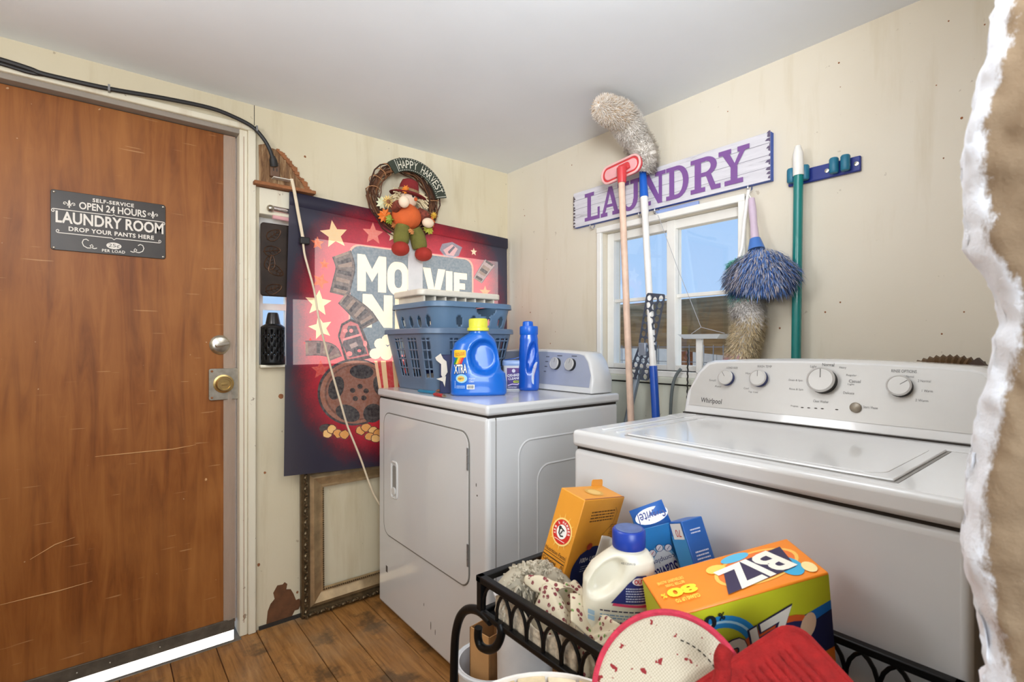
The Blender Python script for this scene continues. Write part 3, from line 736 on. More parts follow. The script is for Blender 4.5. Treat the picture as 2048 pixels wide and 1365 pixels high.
for cx, cy, an in ((548, 470, .7), (545, 502, .2), (552, 542, -.5), (548, 578, .4), (540, 525, 1.4)):
    c = P(cx, cy, y=-.016); pts = []
    for i in range(12):
        t = 2*PI*i/12; x, y = .03*math.cos(t), .018*math.sin(t)*(1-.35*math.cos(t)); pts.append((c.x+x*math.cos(an)-y*math.sin(an), -.0175, c.z+x*math.sin(an)+y*math.cos(an)))
    lo = MB().tube(pts, .0018, 5, closed=True); lo.tube([(c.x-.034*math.cos(an), -.0175, c.z-.034*math.sin(an)), (c.x+.03*math.cos(an), -.0175, c.z+.03*math.sin(an))], .0016, 5)
    for k in (-.014, 0, .014):
        for sg_ in (1, -1): lo.tube([(c.x+k*math.cos(an), -.017, c.z+k*math.sin(an)), (c.x+(k+.008)*math.cos(an)-sg_*.011*math.sin(an), -.017, c.z+(k+.008)*math.sin(an)+sg_*.011*math.cos(an))], .001, 4)
    lo.build('leaf_relief', M_LEAFM, lpq)
q = P(543, 700, y=-.012)
ln = thing('metal_lantern', 'black punched metal lantern with cone top on the window sill', 'lantern', (-1.172, -.006, 1.019))
T = Matrix.Translation((-1.172, -.004, 1.019)); RL = .042
def lkeep(i, j): return not ((i % 4 == 1) and j in (2, 3, 5, 6, 9, 10, 12, 13)) and not (i % 8 in (3, 7) and j in (4, 7, 8, 11))
MB().grid(lambda u, v: T @ Vector((RL*math.cos(2*PI*u), RL*math.sin(2*PI*u), .145*v)), 48, 15, lkeep, wrap=True).build('punched_shell', M_BLACKM, ln, solid=.0015)
MB().lathe([(RL, 0), (RL, .004), (0, .005)], 24, T).build('base', M_BLACKM, ln)
MB().lathe([(RL+.002, .143), (RL, .148), (.027, .158), (.020, .195), (.017, .202), (.0, .203)], 24, T).build('cone_top', mat('polished_black', S(60, 58, 58), .25, .8), ln)

# ornate empty picture frame standing on the floor against the wall
fr = thing('picture_frame', 'ornate tarnished gold empty picture frame leaning below the poster', 'frame', (-.7, -.03, 0))
FA = P(603, 1100, y=-.03).x; FX0, FX1, FZ1 = FA, FA+.75, .60
TMf = Matrix.Translation((0, -.012, .002)) @ Matrix.Rotation(-.012, 4, 'X')
M_GOLD = mat('tarnished_gold', S(186, 160, 122), .36, .65, var=.25, vs=20); M_GOLDD = mat('dark_gold_ornament', S(104, 88, 64), .4, .7, var=.35, vs=40)
prof_f = [(0, 0), (0, .020), (.008, .028), (.022, .026), (.026, .018), (.034, .018), (.048, .026), (.060, .020), (.074, .012), (.082, .010), (.086, .014), (.092, .013), (.094, .004), (.094, 0)]
def side(p0, p1, n0, n1, prof_f):
    secs = []
    for p, n in ((p0, n0), (p1, n1)):
        secs.append([(p[0]+n[0]*a, -h, p[1]+n[1]*a) for a, h in prof_f])
    return MB(TMf).loft(secs, cap=True)
cs = [(FX0, 0), (FX1, 0), (FX1, FZ1), (FX0, FZ1)]; ns = [(1, 1), (-1, 1), (-1, -1), (1, -1)]
for i in range(4):
    side(cs[i], cs[(i+1) % 4], ns[i], ns[(i+1) % 4], prof_f[:6]+[(.034, 0)]).build('outer_moulding', M_GOLDD, fr, smooth=25)
    side(cs[i], cs[(i+1) % 4], ns[i], ns[(i+1) % 4], [(.034, 0)]+prof_f[5:]).build('moulding', M_GOLD, fr, smooth=25)
orn = MB(TMf); rr = random.Random(2)
def ornament(p0, p1, nrm):
    L = math.hypot(p1[0]-p0[0], p1[1]-p0[1]); n = int(L/.022); d = ((p1[0]-p0[0])/L, (p1[1]-p0[1])/L)
    for i in range(n):
        t = (i+.5)/n*L; c = (p0[0]+d[0]*t+nrm[0]*.014, p0[1]+d[1]*t+nrm[1]*.014)
        a = .8*(1 if i % 2 else -1)
        for k in (-1, 1):
            e0 = (c[0]+d[0]*.010*k+nrm[0]*.008*k*math.sin(a), c[1]+d[1]*.010*k+nrm[1]*.008*k*math.sin(a))
            orn.tube([(c[0], -.031, c[1]), ((c[0]+e0[0])/2, -.034, (c[1]+e0[1])/2), (e0[0], -.028, e0[1])], [.0062, .0052, .002], 6)
ornament((FX0, 0), (FX0, FZ1), (1, 0)); ornament((FX0, 0), (FX1, 0), (0, 1))
orn.build('carved_ornament', M_GOLDD, fr)
bd = MB(TMf)
for i in range(48): bd.ball((FX0+.089, -.014, .09+i*.0088), .0036, 6, 4)
for i in range(64): bd.ball((FX0+.092+i*.0088, -.014, .089), .0036, 6, 4)
bd.build('beaded_edge', M_GOLDD, fr)

# ================================================================== MOVIE POSTER (thin vinyl banner, light comes through it)
PY = -.028
def pw(px_, py_): 
    q = P(px_, py_, y=PY); return (q.x, q.z)
def film(col, thin=.3, tr=.26):
    nm = 'poster_%d_%d_%d' % tuple(col)
    if nm in MC: return MC[nm]
    m = bpy.data.materials.new(nm); m.use_nodes = True; t = m.node_tree; t.nodes.remove(t.nodes['Principled BSDF'])
    poster_shader(t, mixc(t, ramp(t, nz(t, coords(t), 90, 3), [(.3, K4), (.7, (.12, .12, .12, 1))]), S(*col), S(236, 226, 214)), thin, tr)
    MC[nm] = m; return m
def poster_shader(t, c, thin, tr):
    d = t.nodes.new('ShaderNodeBsdfDiffuse'); l = t.nodes.new('ShaderNodeBsdfTranslucent'); mx = t.nodes.new('ShaderNodeAddShader'); g = t.nodes.new('ShaderNodeBsdfGlossy'); m2 = t.nodes.new('ShaderNodeMixShader')
    t.links.new(c, d.inputs[0])
    lc_ = mixc(t, thin*.35, c, (1, 1, 1, 1)); l2 = mixc(t, 1.0, lc_, (tr, tr, tr, 1), 'MULTIPLY'); t.links.new(l2, l.inputs[0])
    t.links.new(d.outputs[0], mx.inputs[0]); t.links.new(l.outputs[0], mx.inputs[1])
    g.inputs['Roughness'].default_value = .35; m2.inputs[0].default_value = .04
    t.links.new(mx.outputs[0], m2.inputs[1]); t.links.new(g.outputs[0], m2.inputs[2]); t.links.new(m2.outputs[0], t.nodes['Material Output'].inputs[0])
PC = ((pw(578, 383)[0]+pw(1012, 476)[0])/2, 1.12)
def m_poster():
    m = bpy.data.materials.new('poster_red_print'); m.use_nodes = True; t = m.node_tree; t.nodes.remove(t.nodes['Principled BSDF'])
    co = t.nodes.new('ShaderNodeTexCoord'); sp = t.nodes.new('ShaderNodeSeparateXYZ'); t.links.new(co.outputs['Object'], sp.inputs[0])
    n = nz(t, coords(t), 7, 6, .7); n2 = nz(t, coords(t), 160, 2)
    dx = math_(t, 'DIVIDE', sp.outputs['X'], .56); dz = math_(t, 'DIVIDE', math_(t, 'ADD', sp.outputs['Z'], -.03), .60)
    r = math_(t, 'SQRT', math_(t, 'ADD', math_(t, 'POWER', math_(t, 'ABSOLUTE', dx), 3.0), math_(t, 'POWER', math_(t, 'ABSOLUTE', dz), 3.0)))
    r = math_(t, 'ADD', r, math_(t, 'MULTIPLY', math_(t, 'ADD', n, -.5), .28)); r = math_(t, 'ADD', r, math_(t, 'MULTIPLY', math_(t, 'ADD', n2, -.5), .14))
    c = ramp(t, r, [(.25, S(226, 92, 92)), (.5, S(206, 48, 58)), (.72, S(160, 26, 44)), (.88, S(84, 24, 40)), (.98, S(36, 34, 52))])
    poster_shader(t, c, .75, .34); return m
MP0 = m_poster()
shapes = []      # (polygon list in pixels or tuples in plane, material)
def psh(pts, col, px=True): shapes.append(([[pw(*p) for p in pts]] if px else [pts], film(col)))
def ptext(s, x0, x1, yt, yb, col, bold=.0):
    """one glyph fitted between pixel columns x0..x1; yt/yb are its top and bottom rows at x0"""
    vs_, fs_ = text_tris(s, bold); a = pw(x0, yt); b = pw(x0, yb); c = pw(x1, yt)
    pts = [(a[0]+(c[0]-a[0])*u, b[1]+(a[1]-b[1])*v) for u, v in vs_]
    shapes.append(([[pts[i] for i in f] for f in fs_], film(col)))
CR = (246, 222, 184); GR = (88, 94, 104); OR_ = (206, 96, 56); DK = (52, 44, 48)
def pstar(px_, py_, r, col, rot=PI/2):
    c = pw(px_, py_); shapes.append(([star(c[0], c[1], r, rot)], film(col)))
pstar(668, 470, .060, (242, 204, 150), 1.75); pstar(746, 468, .05, (232, 128, 112)); pstar(786, 472, .03, CR)
pstar(634, 487, .028, OR_); pstar(648, 529, .022, OR_); pstar(640, 563, .035, OR_, 1.2); pstar(636, 607, .055, (244, 208, 160), 1.5); pstar(641, 656, .050, (244, 204, 160), 1.8)
pstar(948, 504, .020, CR); pstar(970, 585, .035, (238, 150, 110)); pstar(640, 740, .04, (200, 60, 48)); pstar(620, 690, .03, (196, 52, 50))
# rounded title panel with keyline
def title(grow, col):
    a = pw(700-grow, 490-grow); b = pw(944+grow, 690); t1 = a[1]
    shapes.append(([rrect(a[0], b[0], 1.05, t1, .045)], film(col)))
title(3, (214, 150, 130)); title(0, (96, 108, 116))
TG = {'M': [(0, 0), (.29, 0), (.29, .56), (.5, .27), (.71, .56), (.71, 0), (1, 0), (1, 1), (.74, 1), (.5, .62), (.26, 1), (0, 1)], 'N': [(0, 0), (.3, 0), (.3, .52), (.7, 0), (1, 0), (1, 1), (.7, 1), (.7, .48), (.3, 1), (0, 1)],
 'V': [(0, 1), (.33, 1), (.5, .33), (.67, 1), (1, 1), (.68, 0), (.32, 0)], 'I': [(0, 0), (1, 0), (1, 1), (0, 1)], 'E': [(0, 0), (1, 0), (1, .23), (.42, .23), (.42, .40), (.85, .40), (.85, .62), (.42, .62), (.42, .77), (1, .77), (1, 1), (0, 1)],
 'H': [(0, 0), (.33, 0), (.33, .4), (.67, .4), (.67, 0), (1, 0), (1, 1), (.67, 1), (.67, .62), (.33, .62), (.33, 1), (0, 1)], 'T': [(.34, 0), (.66, 0), (.66, .77), (1, .77), (1, 1), (0, 1), (0, .77), (.34, .77)],
 'O': rrect(0, 1, 0, 1, .42, 8), 'G': rrect(0, 1, 0, 1, .42, 8)}
for ch_, x0_, x1_, yt_, yb_ in (('M', 714, 772, 508, 582), ('O', 774, 818, 522, 590), ('V', 846, 891, 535, 596), ('I', 892, 905, 542, 598), ('E', 908, 934, 545, 600), ('N', 725, 785, 588, 655), ('I', 790, 806, 598, 660), ('G', 810, 852, 600, 662), ('H', 856, 896, 605, 664), ('T', 900, 932, 610, 666)):
    a_, b_, c_ = pw(x0_, yt_), pw(x0_, yb_), pw(x1_, yt_)
    gl = lambda q: [(a_[0]+(c_[0]-a_[0])*u, b_[1]+(a_[1]-b_[1])*v) for u, v in q]
    shapes.append(([gl(TG[ch_])], film(CR)))
    if ch_ in 'OG': shapes.append(([gl(rrect(.33, .67, .22, .78, .16, 6))], film((96, 108, 116))))
psh([(838, 536), (845, 548), (845, 590), (838, 600)], CR)
# film strips
def strip(path, w0, w1, col, lines, n=7):
    pts = catmull([Vector((x, y)) for x, y in path], 4); L, R_ = [], []
    for i, p in enumerate(pts):
        t = pts[min(i+1, len(pts)-1)]-pts[max(i-1, 0)]; t.normalize(); k = Vector((-t.y, t.x))*(w0+(w1-w0)*i/(len(pts)-1))
        L.append(p+k); R_.append(p-k)
    psh([tuple(q) for q in L]+[tuple(q) for q in reversed(R_)], lines)
    L2 = [a.lerp(b, .05) for a, b in zip(L, R_)]; R2 = [b.lerp(a, .05) for a, b in zip(L, R_)]
    psh([tuple(q) for q in L2]+[tuple(q) for q in reversed(R2)], col)
    m = len(pts)-1
    for k in range(n):
        i = int((k+.3)/n*m); j = min(m, i+1)
        a, b, c, d = L[i], R_[i], R_[j], L[j]
        psh([tuple(a.lerp(b, .15)), tuple(b.lerp(a, .15)), tuple(c.lerp(d, .15)), tuple(d.lerp(c, .15))], DK if k % 2 else (128, 106, 94))
strip([(682, 508), (690, 535), (684, 565), (678, 590)], 20, 20, (92, 78, 74), (56, 52, 56), 7)
strip([(684, 596), (704, 612), (726, 632), (738, 652)], 14, 22, (90, 76, 72), (58, 54, 58), 8)
strip([(610, 697), (640, 697), (662, 703), (670, 718)], 15, 14, (110, 82, 80), (60, 54, 58), 5)
strip([(955, 562), (966, 545), (980, 525)], 10, 12, (150, 130, 128), (96, 86, 92), 6)
# projector / instant camera outline
psh([(675, 672), (682, 648), (700, 638), (720, 645), (738, 690), (746, 716), (690, 726)], DK)
psh([(679, 674), (685, 652), (701, 643), (716, 649), (732, 690), (738, 711), (694, 720)], (176, 92, 92))
psh([(684, 690), (696, 652), (712, 652), (728, 690), (734, 708), (698, 716)], (74, 62, 68))
for x, y, a, b in ((690, 662, 5, 4), (702, 662, 4, 4), (698, 708, 6, 5), (730, 688, 4, 6)): psh(ell(x, y, a, b, 12), (226, 120, 116))
psh([(684, 678), (722, 667), (724, 671), (686, 682)], (214, 120, 118)); psh([(698, 690), (712, 684), (716, 692), (702, 698)], (150, 126, 120))
psh(ell(718, 702, 11, 9, 16), (44, 40, 48)); psh(ell(718, 702, 4, 3, 10), (220, 100, 100))
psh([(889, 512), (880, 500), (885, 488), (905, 484), (925, 495), (918, 512), (905, 516)], (150, 140, 150)); psh([(893, 510), (887, 500), (905, 489), (916, 498), (908, 512)], (232, 180, 176)); psh([(896, 504), (908, 492), (911, 495), (899, 508)], (110, 104, 116))
# film reel
psh(ell(706, 784, 74, 66, 40, -.25), DK); psh(ell(708, 784, 71, 62, 40, -.25), (150, 96, 74)); psh(ell(710, 784, 64, 56, 36, -.25), (108, 66, 52)); psh(ell(711, 784, 61, 53, 36, -.25), (140, 88, 68))
for x, y, a, b, r in ((670, 776, 15, 24, .35), (722, 744, 24, 14, .05), (757, 772, 12, 20, -.2), (692, 826, 25, 16, .35), (742, 826, 20, 18, -.6)): psh(ell(x, y, a, b, 20, r), (36, 30, 34))
for x, y in ((703, 781), (718, 773), (730, 782), (725, 796), (708, 797)): psh(ell(x, y, 5.5, 5, 12), (46, 32, 32))
psh(ell(716, 787, 5, 5, 12), (150, 100, 80))
# popcorn bucket and spilled popcorn
psh([(748, 722), (800, 722), (800, 790), (757, 790)], (206, 52, 54)); psh([(748, 722), (754, 722), (763, 790), (757, 790)], (244, 196, 150)); psh([(761, 722), (771, 722), (776, 790), (767, 790)], (246, 204, 150)); psh([(784, 722), (795, 722), (795, 790), (788, 790)], (246, 204, 150))
for x, y, r in ((750, 708, 12), (764, 700, 13), (760, 688, 12), (772, 710, 12), (775, 680, 12), (788, 700, 14)): psh(ell(x, y, r, r*.9, 12), (246, 226, 190))
psh(ell(650, 856, 16, 9, 18), (36, 24, 28)); rr = random.Random(11)
for cx, cy in ((650, 866), (660, 858), (672, 866), (684, 868), (716, 860), (728, 854), (742, 860), (735, 872), (752, 866), (746, 876)):
    pts = [(cx+(9+3*rr.random())*math.cos(a*PI/5), cy+(8+3*rr.random())*math.sin(a*PI/5)) for a in range(10)]
    psh(pts, (96, 44, 26)); psh([(cx+(x-cx)*.84, cy+(y-cy)*.84) for x, y in pts], (226, 156, 76) if rr.random() > .4 else (238, 186, 110))
# top hem, drawn darker
qa, qb, qc, qd = pw(576, 408), pw(1013, 496), pw(1014, 480), pw(579, 384)
psh([(576, 407.5), (1013, 495.5), (1013, 496.8), (576, 409)], (120, 96, 110))
# sheet outline and refinement grid
TLx, TRx, BLx, BRx = pw(578, 383), pw(1014, 478), pw(563, 950), (-.03, .535)
verts, edges, faces, mats_ = [], [], [], [None]
def addpoly(pts):
    b = len(verts); verts.extend(Vector(p) for p in pts); return [b+i for i in range(len(pts))]
GU, GV = 22, 20
def sheet(u, v):
    top = (TLx[0]+(TRx[0]-TLx[0])*u, TLx[1]+(TRx[1]-TLx[1])*u); bot = (BLx[0]+(BRx[0]-BLx[0])*u, BLx[1]+(BRx[1]-BLx[1])*u)
    return (bot[0]+(top[0]-bot[0])*v, bot[1]+(top[1]-bot[1])*v)
gi = [[None]*(GV+1) for _ in range(GU+1)]
for i in range(GU+1):
    for j in range(GV+1): gi[i][j] = addpoly([sheet(i/GU, j/GV)])[0]
for i in range(GU+1):
    for j in range(GV+1):
        if i < GU: edges.append((gi[i][j], gi[i+1][j]))
        if j < GV: edges.append((gi[i][j], gi[i][j+1]))
faces.append([gi[i][0] for i in range(GU+1)]+[gi[GU][j] for j in range(1, GV+1)]+[gi[i][GV] for i in range(GU-1, -1, -1)]+[gi[0][j] for j in range(GV-1, 0, -1)]); fm = [MP0]
for polys, m in shapes:
    for pts in polys:
        ar = sum(pts[i][0]*pts[(i+1) % len(pts)][1]-pts[(i+1) % len(pts)][0]*pts[i][1] for i in range(len(pts)))
        if abs(ar) < 1e-9: continue
        if ar < 0: pts = pts[::-1]
        faces.append(addpoly(pts)); fm.append(m)
ov, oe, of, _, _, ofo = delaunay_2d_cdt(verts, edges, faces, 0, 1e-6, True)
pmats = []; pf_, pmi = [], []
for f_, org in zip(of, ofo):
    if not org or 0 not in org: continue
    m = fm[max(org)]
    if m not in pmats: pmats.append(m)
    pf_.append(tuple(f_)); pmi.append(pmats.index(m))
poster = thing('movie_poster', 'red movie night banner with film reel hung over the window', 'poster', (PC[0], PY, PC[1]))
mb = MB()
def warp(p):
    x, z = p; u = (x-TLx[0])/(TRx[0]-TLx[0]); v = (z-.56)/1.13
    return (x, PY-.006*math.sin(u*5.0+v*2)*(1-.5*v)-.010*max(0, .25-u)*4*(1-v)*.6-.003*math.sin(v*9+u*2)-.028*max(0, 1-1.6*v)**2, z)
mb.v = [Vector(warp(p)) for p in ov]; mb.f = pf_; mb.m = pmi
po = mb.build('printed_sheet', pmats, poster, smooth=80, fixn=False); po['kind'] = 'stuff'
a, b = pw(578, 384), pw(1014, 479)
hm = MB(); hm.loft([[(TLx[0]+(TRx[0]-TLx[0])*u, PY-.0045-d, TLx[1]+(TRx[1]-TLx[1])*u+h) for d, h in ((0, 0), (.003, -.004), (.003, -.05), (0, -.054))] for u in [i/12 for i in range(13)]], closed=False)
hm.build('top_hem', MP0, poster)

# upright white slat standing in the upper basket, in front of the poster
# ================================================================== HARVEST WREATH
HC = P(808, 402, y=-.055)
wt = thing('harvest_wreath', 'twig wreath with scarecrow doll and happy harvest banner on the wall', 'wreath', tuple(HC))
M_TWIG = [mat('twig_%d' % i, S(*c), .75, var=.2, vs=40) for i, c in enumerate(((92, 56, 34), (118, 76, 46), (70, 44, 30)))]
tw = MB(); rr = random.Random(4)
for k in range(46):
    R0 = .148+rr.uniform(-.020, .020); y0 = rr.uniform(-.018, .022); a0 = rr.uniform(0, 2*PI); L = rr.uniform(1.2, 3.2); pts = []
    for i in range(15):
        a = a0+L*i/14; r = R0+.009*math.sin(a*3+k)+.003*math.sin(a*11+k); pts.append((HC.x+r*1.02*math.cos(a), HC.y+y0+.010*math.sin(a*2.3+k*2), HC.z+r*math.sin(a)))
    tw.tube(pts, rr.uniform(.0022, .004), 5, mi=k % 3)
ring = tw.build('twig_ring', M_TWIG, wt); ring['kind'] = 'stuff'
wr_ = MB()
for a in (2.2, 2.45, 2.7, 3.0, .2, -.25, 5.0):
    pts = [(HC.x+(.148+.028*math.cos(t))*math.cos(a+.06*math.sin(t)), HC.y+.028*math.sin(t), HC.z+(.148+.028*math.cos(t))*math.sin(a+.06*math.sin(t))) for t in [i*PI/6 for i in range(12)]]
    wr_.tube(pts, .0018, 5, closed=True)
wr_.build('binding_twine', mat('pale_twine', S(176, 126, 84), .8), wt)['kind'] = 'stuff'
MB().tube([(HC.x+.0, HC.y, HC.z+.15), (HC.x-.002, -.012, HC.z+.205)], .003, 6).build('hanging_loop', M_TWIG[1], wt)
# curved banner
def arc(r, a): return (HC.x+.012+r*math.cos(a), HC.z-.008+r*math.sin(a))
b0, b1 = math.radians(128), math.radians(14)
pts = [arc(.185, b0+(b1-b0)*i/18) for i in range(19)]+[arc(.128, b1+(b0-b1)*i/18) for i in range(19)]
bn = MB().prism(pts, HC.y-.052, HC.y-.046, 'y').build('banner', mat('dark_green_board', S(50, 56, 44), .6, var=.15), wt, bevel=.001)
bp = Print(lambda u, v, h: Vector((u, HC.y-.0522-h, v)))
txt = 'HAPPY HARVEST'; n = len(txt)
for i, ch in enumerate(txt):
    if ch == ' ': continue
    a = math.radians(112)+(math.radians(26)-math.radians(112))*i/(n-1); c = arc(.157, a)
    bp.text(ch, c[0]-.0085, c[0]+.0085, c[1]-.017, c[1]+.017, (226, 220, 200), .0, rot=a-PI/2, up=False)
for r in (.180, .133):
    for i in range(26):
        c = arc(r, math.radians(118)+(math.radians(20)-math.radians(118))*i/25); bp.poly(ell(c[0], c[1], .0025, .0018, 6), (206, 204, 190), up=False)
for a in (118, 16): bp.line([arc(.131, math.radians(a)), arc(.182, math.radians(a))], .0025, (206, 204, 190))
bp.build('banner_lettering', bn)
# scarecrow doll
def W(px_, py_, y=-.10): return P(px_, py_, y=y)
M_FELT = mat('red_felt', S(126, 30, 32), .9, var=.12, bmp=.3); M_PUMP = mat('orange_fabric', S(214, 98, 44), .85, var=.12, bmp=.2); M_OLIVE = mat('olive_fabric', S(112, 108, 46), .9, var=.2, bmp=.3)
M_SKIN = mat('cream_fabric', S(238, 212, 184), .8); M_STRAW = mat('straw_hair', S(226, 208, 168), .8, var=.15); M_PLAID = mat('plaid_fabric', S(120, 56, 40), .85, var=.5, vs=90); M_SHOE = mat('brick_red_fabric', S(164, 46, 34), .85, var=.12, bmp=.2)
doll = MB()
c = W(813, 434); doll.ball(c, .068, 26, 14, (1, .8, .86), fn=lambda d: 1-.05*abs(math.cos(3.5*math.atan2(d.y, d.x)))**8)
db_ = doll.build('pumpkin_body', M_PUMP, wt)
c = W(816, 398, -.095); hd_ = MB().ball(c, .042, 18, 12, (1, .95, 1.02)).build('head', M_SKIN, wt)
for dx in (.004, .03): MB().ball(c+Vector((dx, -.039, .005)), .006, 8, 6, (1, .5, 1.2)).build('eye', M_BLACK, hd_)
MB().ball(c+Vector((.016, -.042, -.008)), .008, 8, 6).build('nose', M_PUMP, hd_)
T = Matrix.Translation(c+Vector((0, .0, .018))) @ Matrix.Rotation(.12, 4, 'Y') @ Matrix.Rotation(.12, 4, 'X')
hat = MB().lathe([(.080, -.006), (.082, -.003), (.066, .004), (.046, .008), (.045, .012), (.042, .038), (.034, .060), (.018, .068), (0, .069)], 24, T).build('hat', M_FELT, wt)
MB().lathe([(.047, .009), (.047, .020), (.0455, .020)], 24, T).build('hat_band', mat('burlap', S(150, 118, 84), .9, bmp=.3), hat)
def leaf_pts(s, lob=5):
    o = []
    for i in range(lob*4):
        a = -PI/2+2*PI*i/(lob*4); k = (1, .62, .88, .6)[i % 4]*(1.1 if abs(a-PI/2) < .6 else .9); o.append((s*k*math.cos(a), s*k*math.sin(a)))
    return o
def leaf(c, s, rot, col, name='leaf', par=None, tilt=.3):
    M_ = Matrix.Translation(c) @ Matrix.Rotation(rot, 4, 'Y') @ Matrix.Rotation(PI/2+tilt, 4, 'X')
    mb = MB(M_); p = leaf_pts(s); n = len(p)
    mb.add([(0, 0, .006)]+[(x, y, -.004+.004*math.sin(i*2)) for i, (x, y) in enumerate(p)], [(0, 1+i, 1+(i+1) % n) for i in range(n)])
    return mb.build(name, mat('leaf_%d_%d_%d' % col, S(*col), .6, var=.15), par or wt, solid=.001, smooth=0)
leaf(W(812, 380, -.155), .022, .2, (228, 132, 40), 'hat_leaf', hat)
hr = MB(); rr = random.Random(8)
for sx_, cx in ((-1, 790), (1, 838)):
    for k in range(26):
        p0 = W(cx-sx_*8, 396, -.10)+Vector((0, rr.uniform(-.02, .02), rr.uniform(-.012, .02))); d = Vector((sx_*rr.uniform(.03, .06), rr.uniform(-.03, .01), rr.uniform(-.05, .01)))
        hr.tube([p0, p0+d*.5+Vector((0, 0, .008)), p0+d], .003, 5)
hr.build('straw_hair', M_STRAW, wt)['kind'] = 'stuff'
MB().tube([W(797, 420), W(790, 414, -.13), W(798, 408, -.16)], [.02, .022, .018], 12).build('arm', M_PLAID, wt)
MB().ball(W(808, 404, -.17), .024, 14, 9, (1, .9, 1.05)).build('hand', M_SKIN, wt)
MB().tube([W(836, 424), W(848, 432, -.12), W(853, 438, -.13)], [.022, .026, .024], 12).build('arm', M_PLAID, wt)
MB().ball(W(856, 446, -.135), .026, 14, 9, (1.1, .8, .85)).build('hand', M_SKIN, wt)
for pp, sh, tip in (([(806, 452), (803, 470), (802, 488)], (801, 497), (-.03, -.05, 0)), ([(828, 458), (836, 478), (840, 498)], (847, 508), (.02, -.05, 0))):
    MB().tube(catmull([W(*p, -.11) for p in pp], 4), [.029, .031, .033, .034, .034, .035, .034, .033, .028], 14).build('leg', M_OLIVE, wt)
    MB().ball(W(*sh, -.125), .036, 16, 10, (1.05, 1.15, .82), fn=lambda d: 1+.12*max(0, -d.z)).build('shoe', M_SHOE, wt)
for px_, py_, y, s, r, col in ((769, 432, -.10, .036, .4, (226, 120, 44)), (780, 440, -.115, .026, -.5, (140, 156, 50)), (766, 406, -.09, .036, 1.0, (214, 214, 176)), (857, 458, -.11, .030, 2.5, (176, 174, 60)), (864, 444, -.10, .030, -1.8, (222, 110, 50)), (868, 432, -.09, .020, .3, (216, 170, 60)), (790, 450, -.09, .022, .9, (196, 120, 60)), (823, 462, -.15, .018, 2.8, (206, 138, 80))):
    leaf(W(px_, py_, y), s, r, col)
sf = W(776, 404, -.13); so = MB()
for k in range(12):
    a = 2*PI*k/12; d = Vector((math.cos(a), -.2, math.sin(a))); so.tube([sf+d*.006, sf+d*.018, sf+d*.028], [.003, .006, .001], 5, flat=.5)
so.build('sunflower', mat('pale_petals', S(232, 196, 120), .7), wt); MB().ball(sf+Vector((0, -.004, 0)), .010, 10, 6, (1, .5, 1)).build('flower_centre', M_RAW, wt)

# ================================================================== LAUNDRY SIGN
LX = -.024
la, lb_, lc2 = P(1147, 388, x=LX), P(1541, 264, x=LX), P(1541, 360, x=LX)
ly0, ly1, lz0, lz1 = lb_.y, la.y, lc2.z, la.z
def m_signwood():
    m, t, p = nodes('whitewashed_board'); v = coords(t, (1, 2, 26))
    c = ramp(t, nz(t, v, 3, 8, .65, .4), [(.28, S(150, 146, 152)), (.42, S(208, 206, 212)), (.8, S(226, 224, 230))])
    t.links.new(c, p.inputs['Base Color']); p.inputs['Roughness'].default_value = .6; return m
lsn = thing('laundry_sign', 'whitewashed wooden laundry sign with purple slab letters above the window', 'sign', (LX, (ly0+ly1)/2, lz0))
bd_ = MB().box(LX, -.001, ly0, ly1, lz0, lz1); lbm = bd_.build('board', [m_signwood(), mat('blue_glare_edge', S(42, 84, 178), .5)], lsn, bevel=.001)  # blue glare along the board's edges is put into their colour
for p in lbm.data.polygons:
    if abs(p.normal.x) < .5: p.material_index = 1
LP = Print(lambda u, v, h: Vector((LX-.0002-h, ly1-(ly1-ly0)*u, lz0+(lz1-lz0)*v)))
for v in (.27, .52, .77): LP.line([(.0, v), (.3, v+.01), (.6, v-.008), (1, v)], .012, (150, 148, 158))
rr = random.Random(6)
for u0 in (0, 1):
    for k in range(16):
        v = rr.random(); w_ = rr.uniform(.004, .02); LP.poly([(abs(u0), v), (abs(u0-w_), v+.02), (abs(u0-w_*.6), v+.06), (abs(u0), v+.07)], (96, 84, 112) if u0 else (88, 78, 84), up=False)
LP.h += .0002
PU = (126, 84, 150)
def glyph(x0, x1, strokes):
    """slab letter in a unit box; strokes are polygons"""
    for poly in strokes: LP.poly([(x0+(x1-x0)*a, .10+.78*b) for a, b in poly], PU, up=False)
def rc(a0, a1, b0, b1): return [(a0, b0), (a1, b0), (a1, b1), (a0, b1)]
def bowl(cx, cy, rx, ry, tx, ty, a0, a1, n=14):
    o = [(cx+rx*math.cos(a0+(a1-a0)*i/n), cy+ry*math.sin(a0+(a1-a0)*i/n)) for i in range(n+1)]
    i_ = [(cx+(rx-tx)*math.cos(a0+(a1-a0)*i/n), cy+(ry-ty)*math.sin(a0+(a1-a0)*i/n)) for i in range(n+1)]
    return [[o[i], o[i+1], i_[i+1], i_[i]] for i in range(n)]
S_ = .13
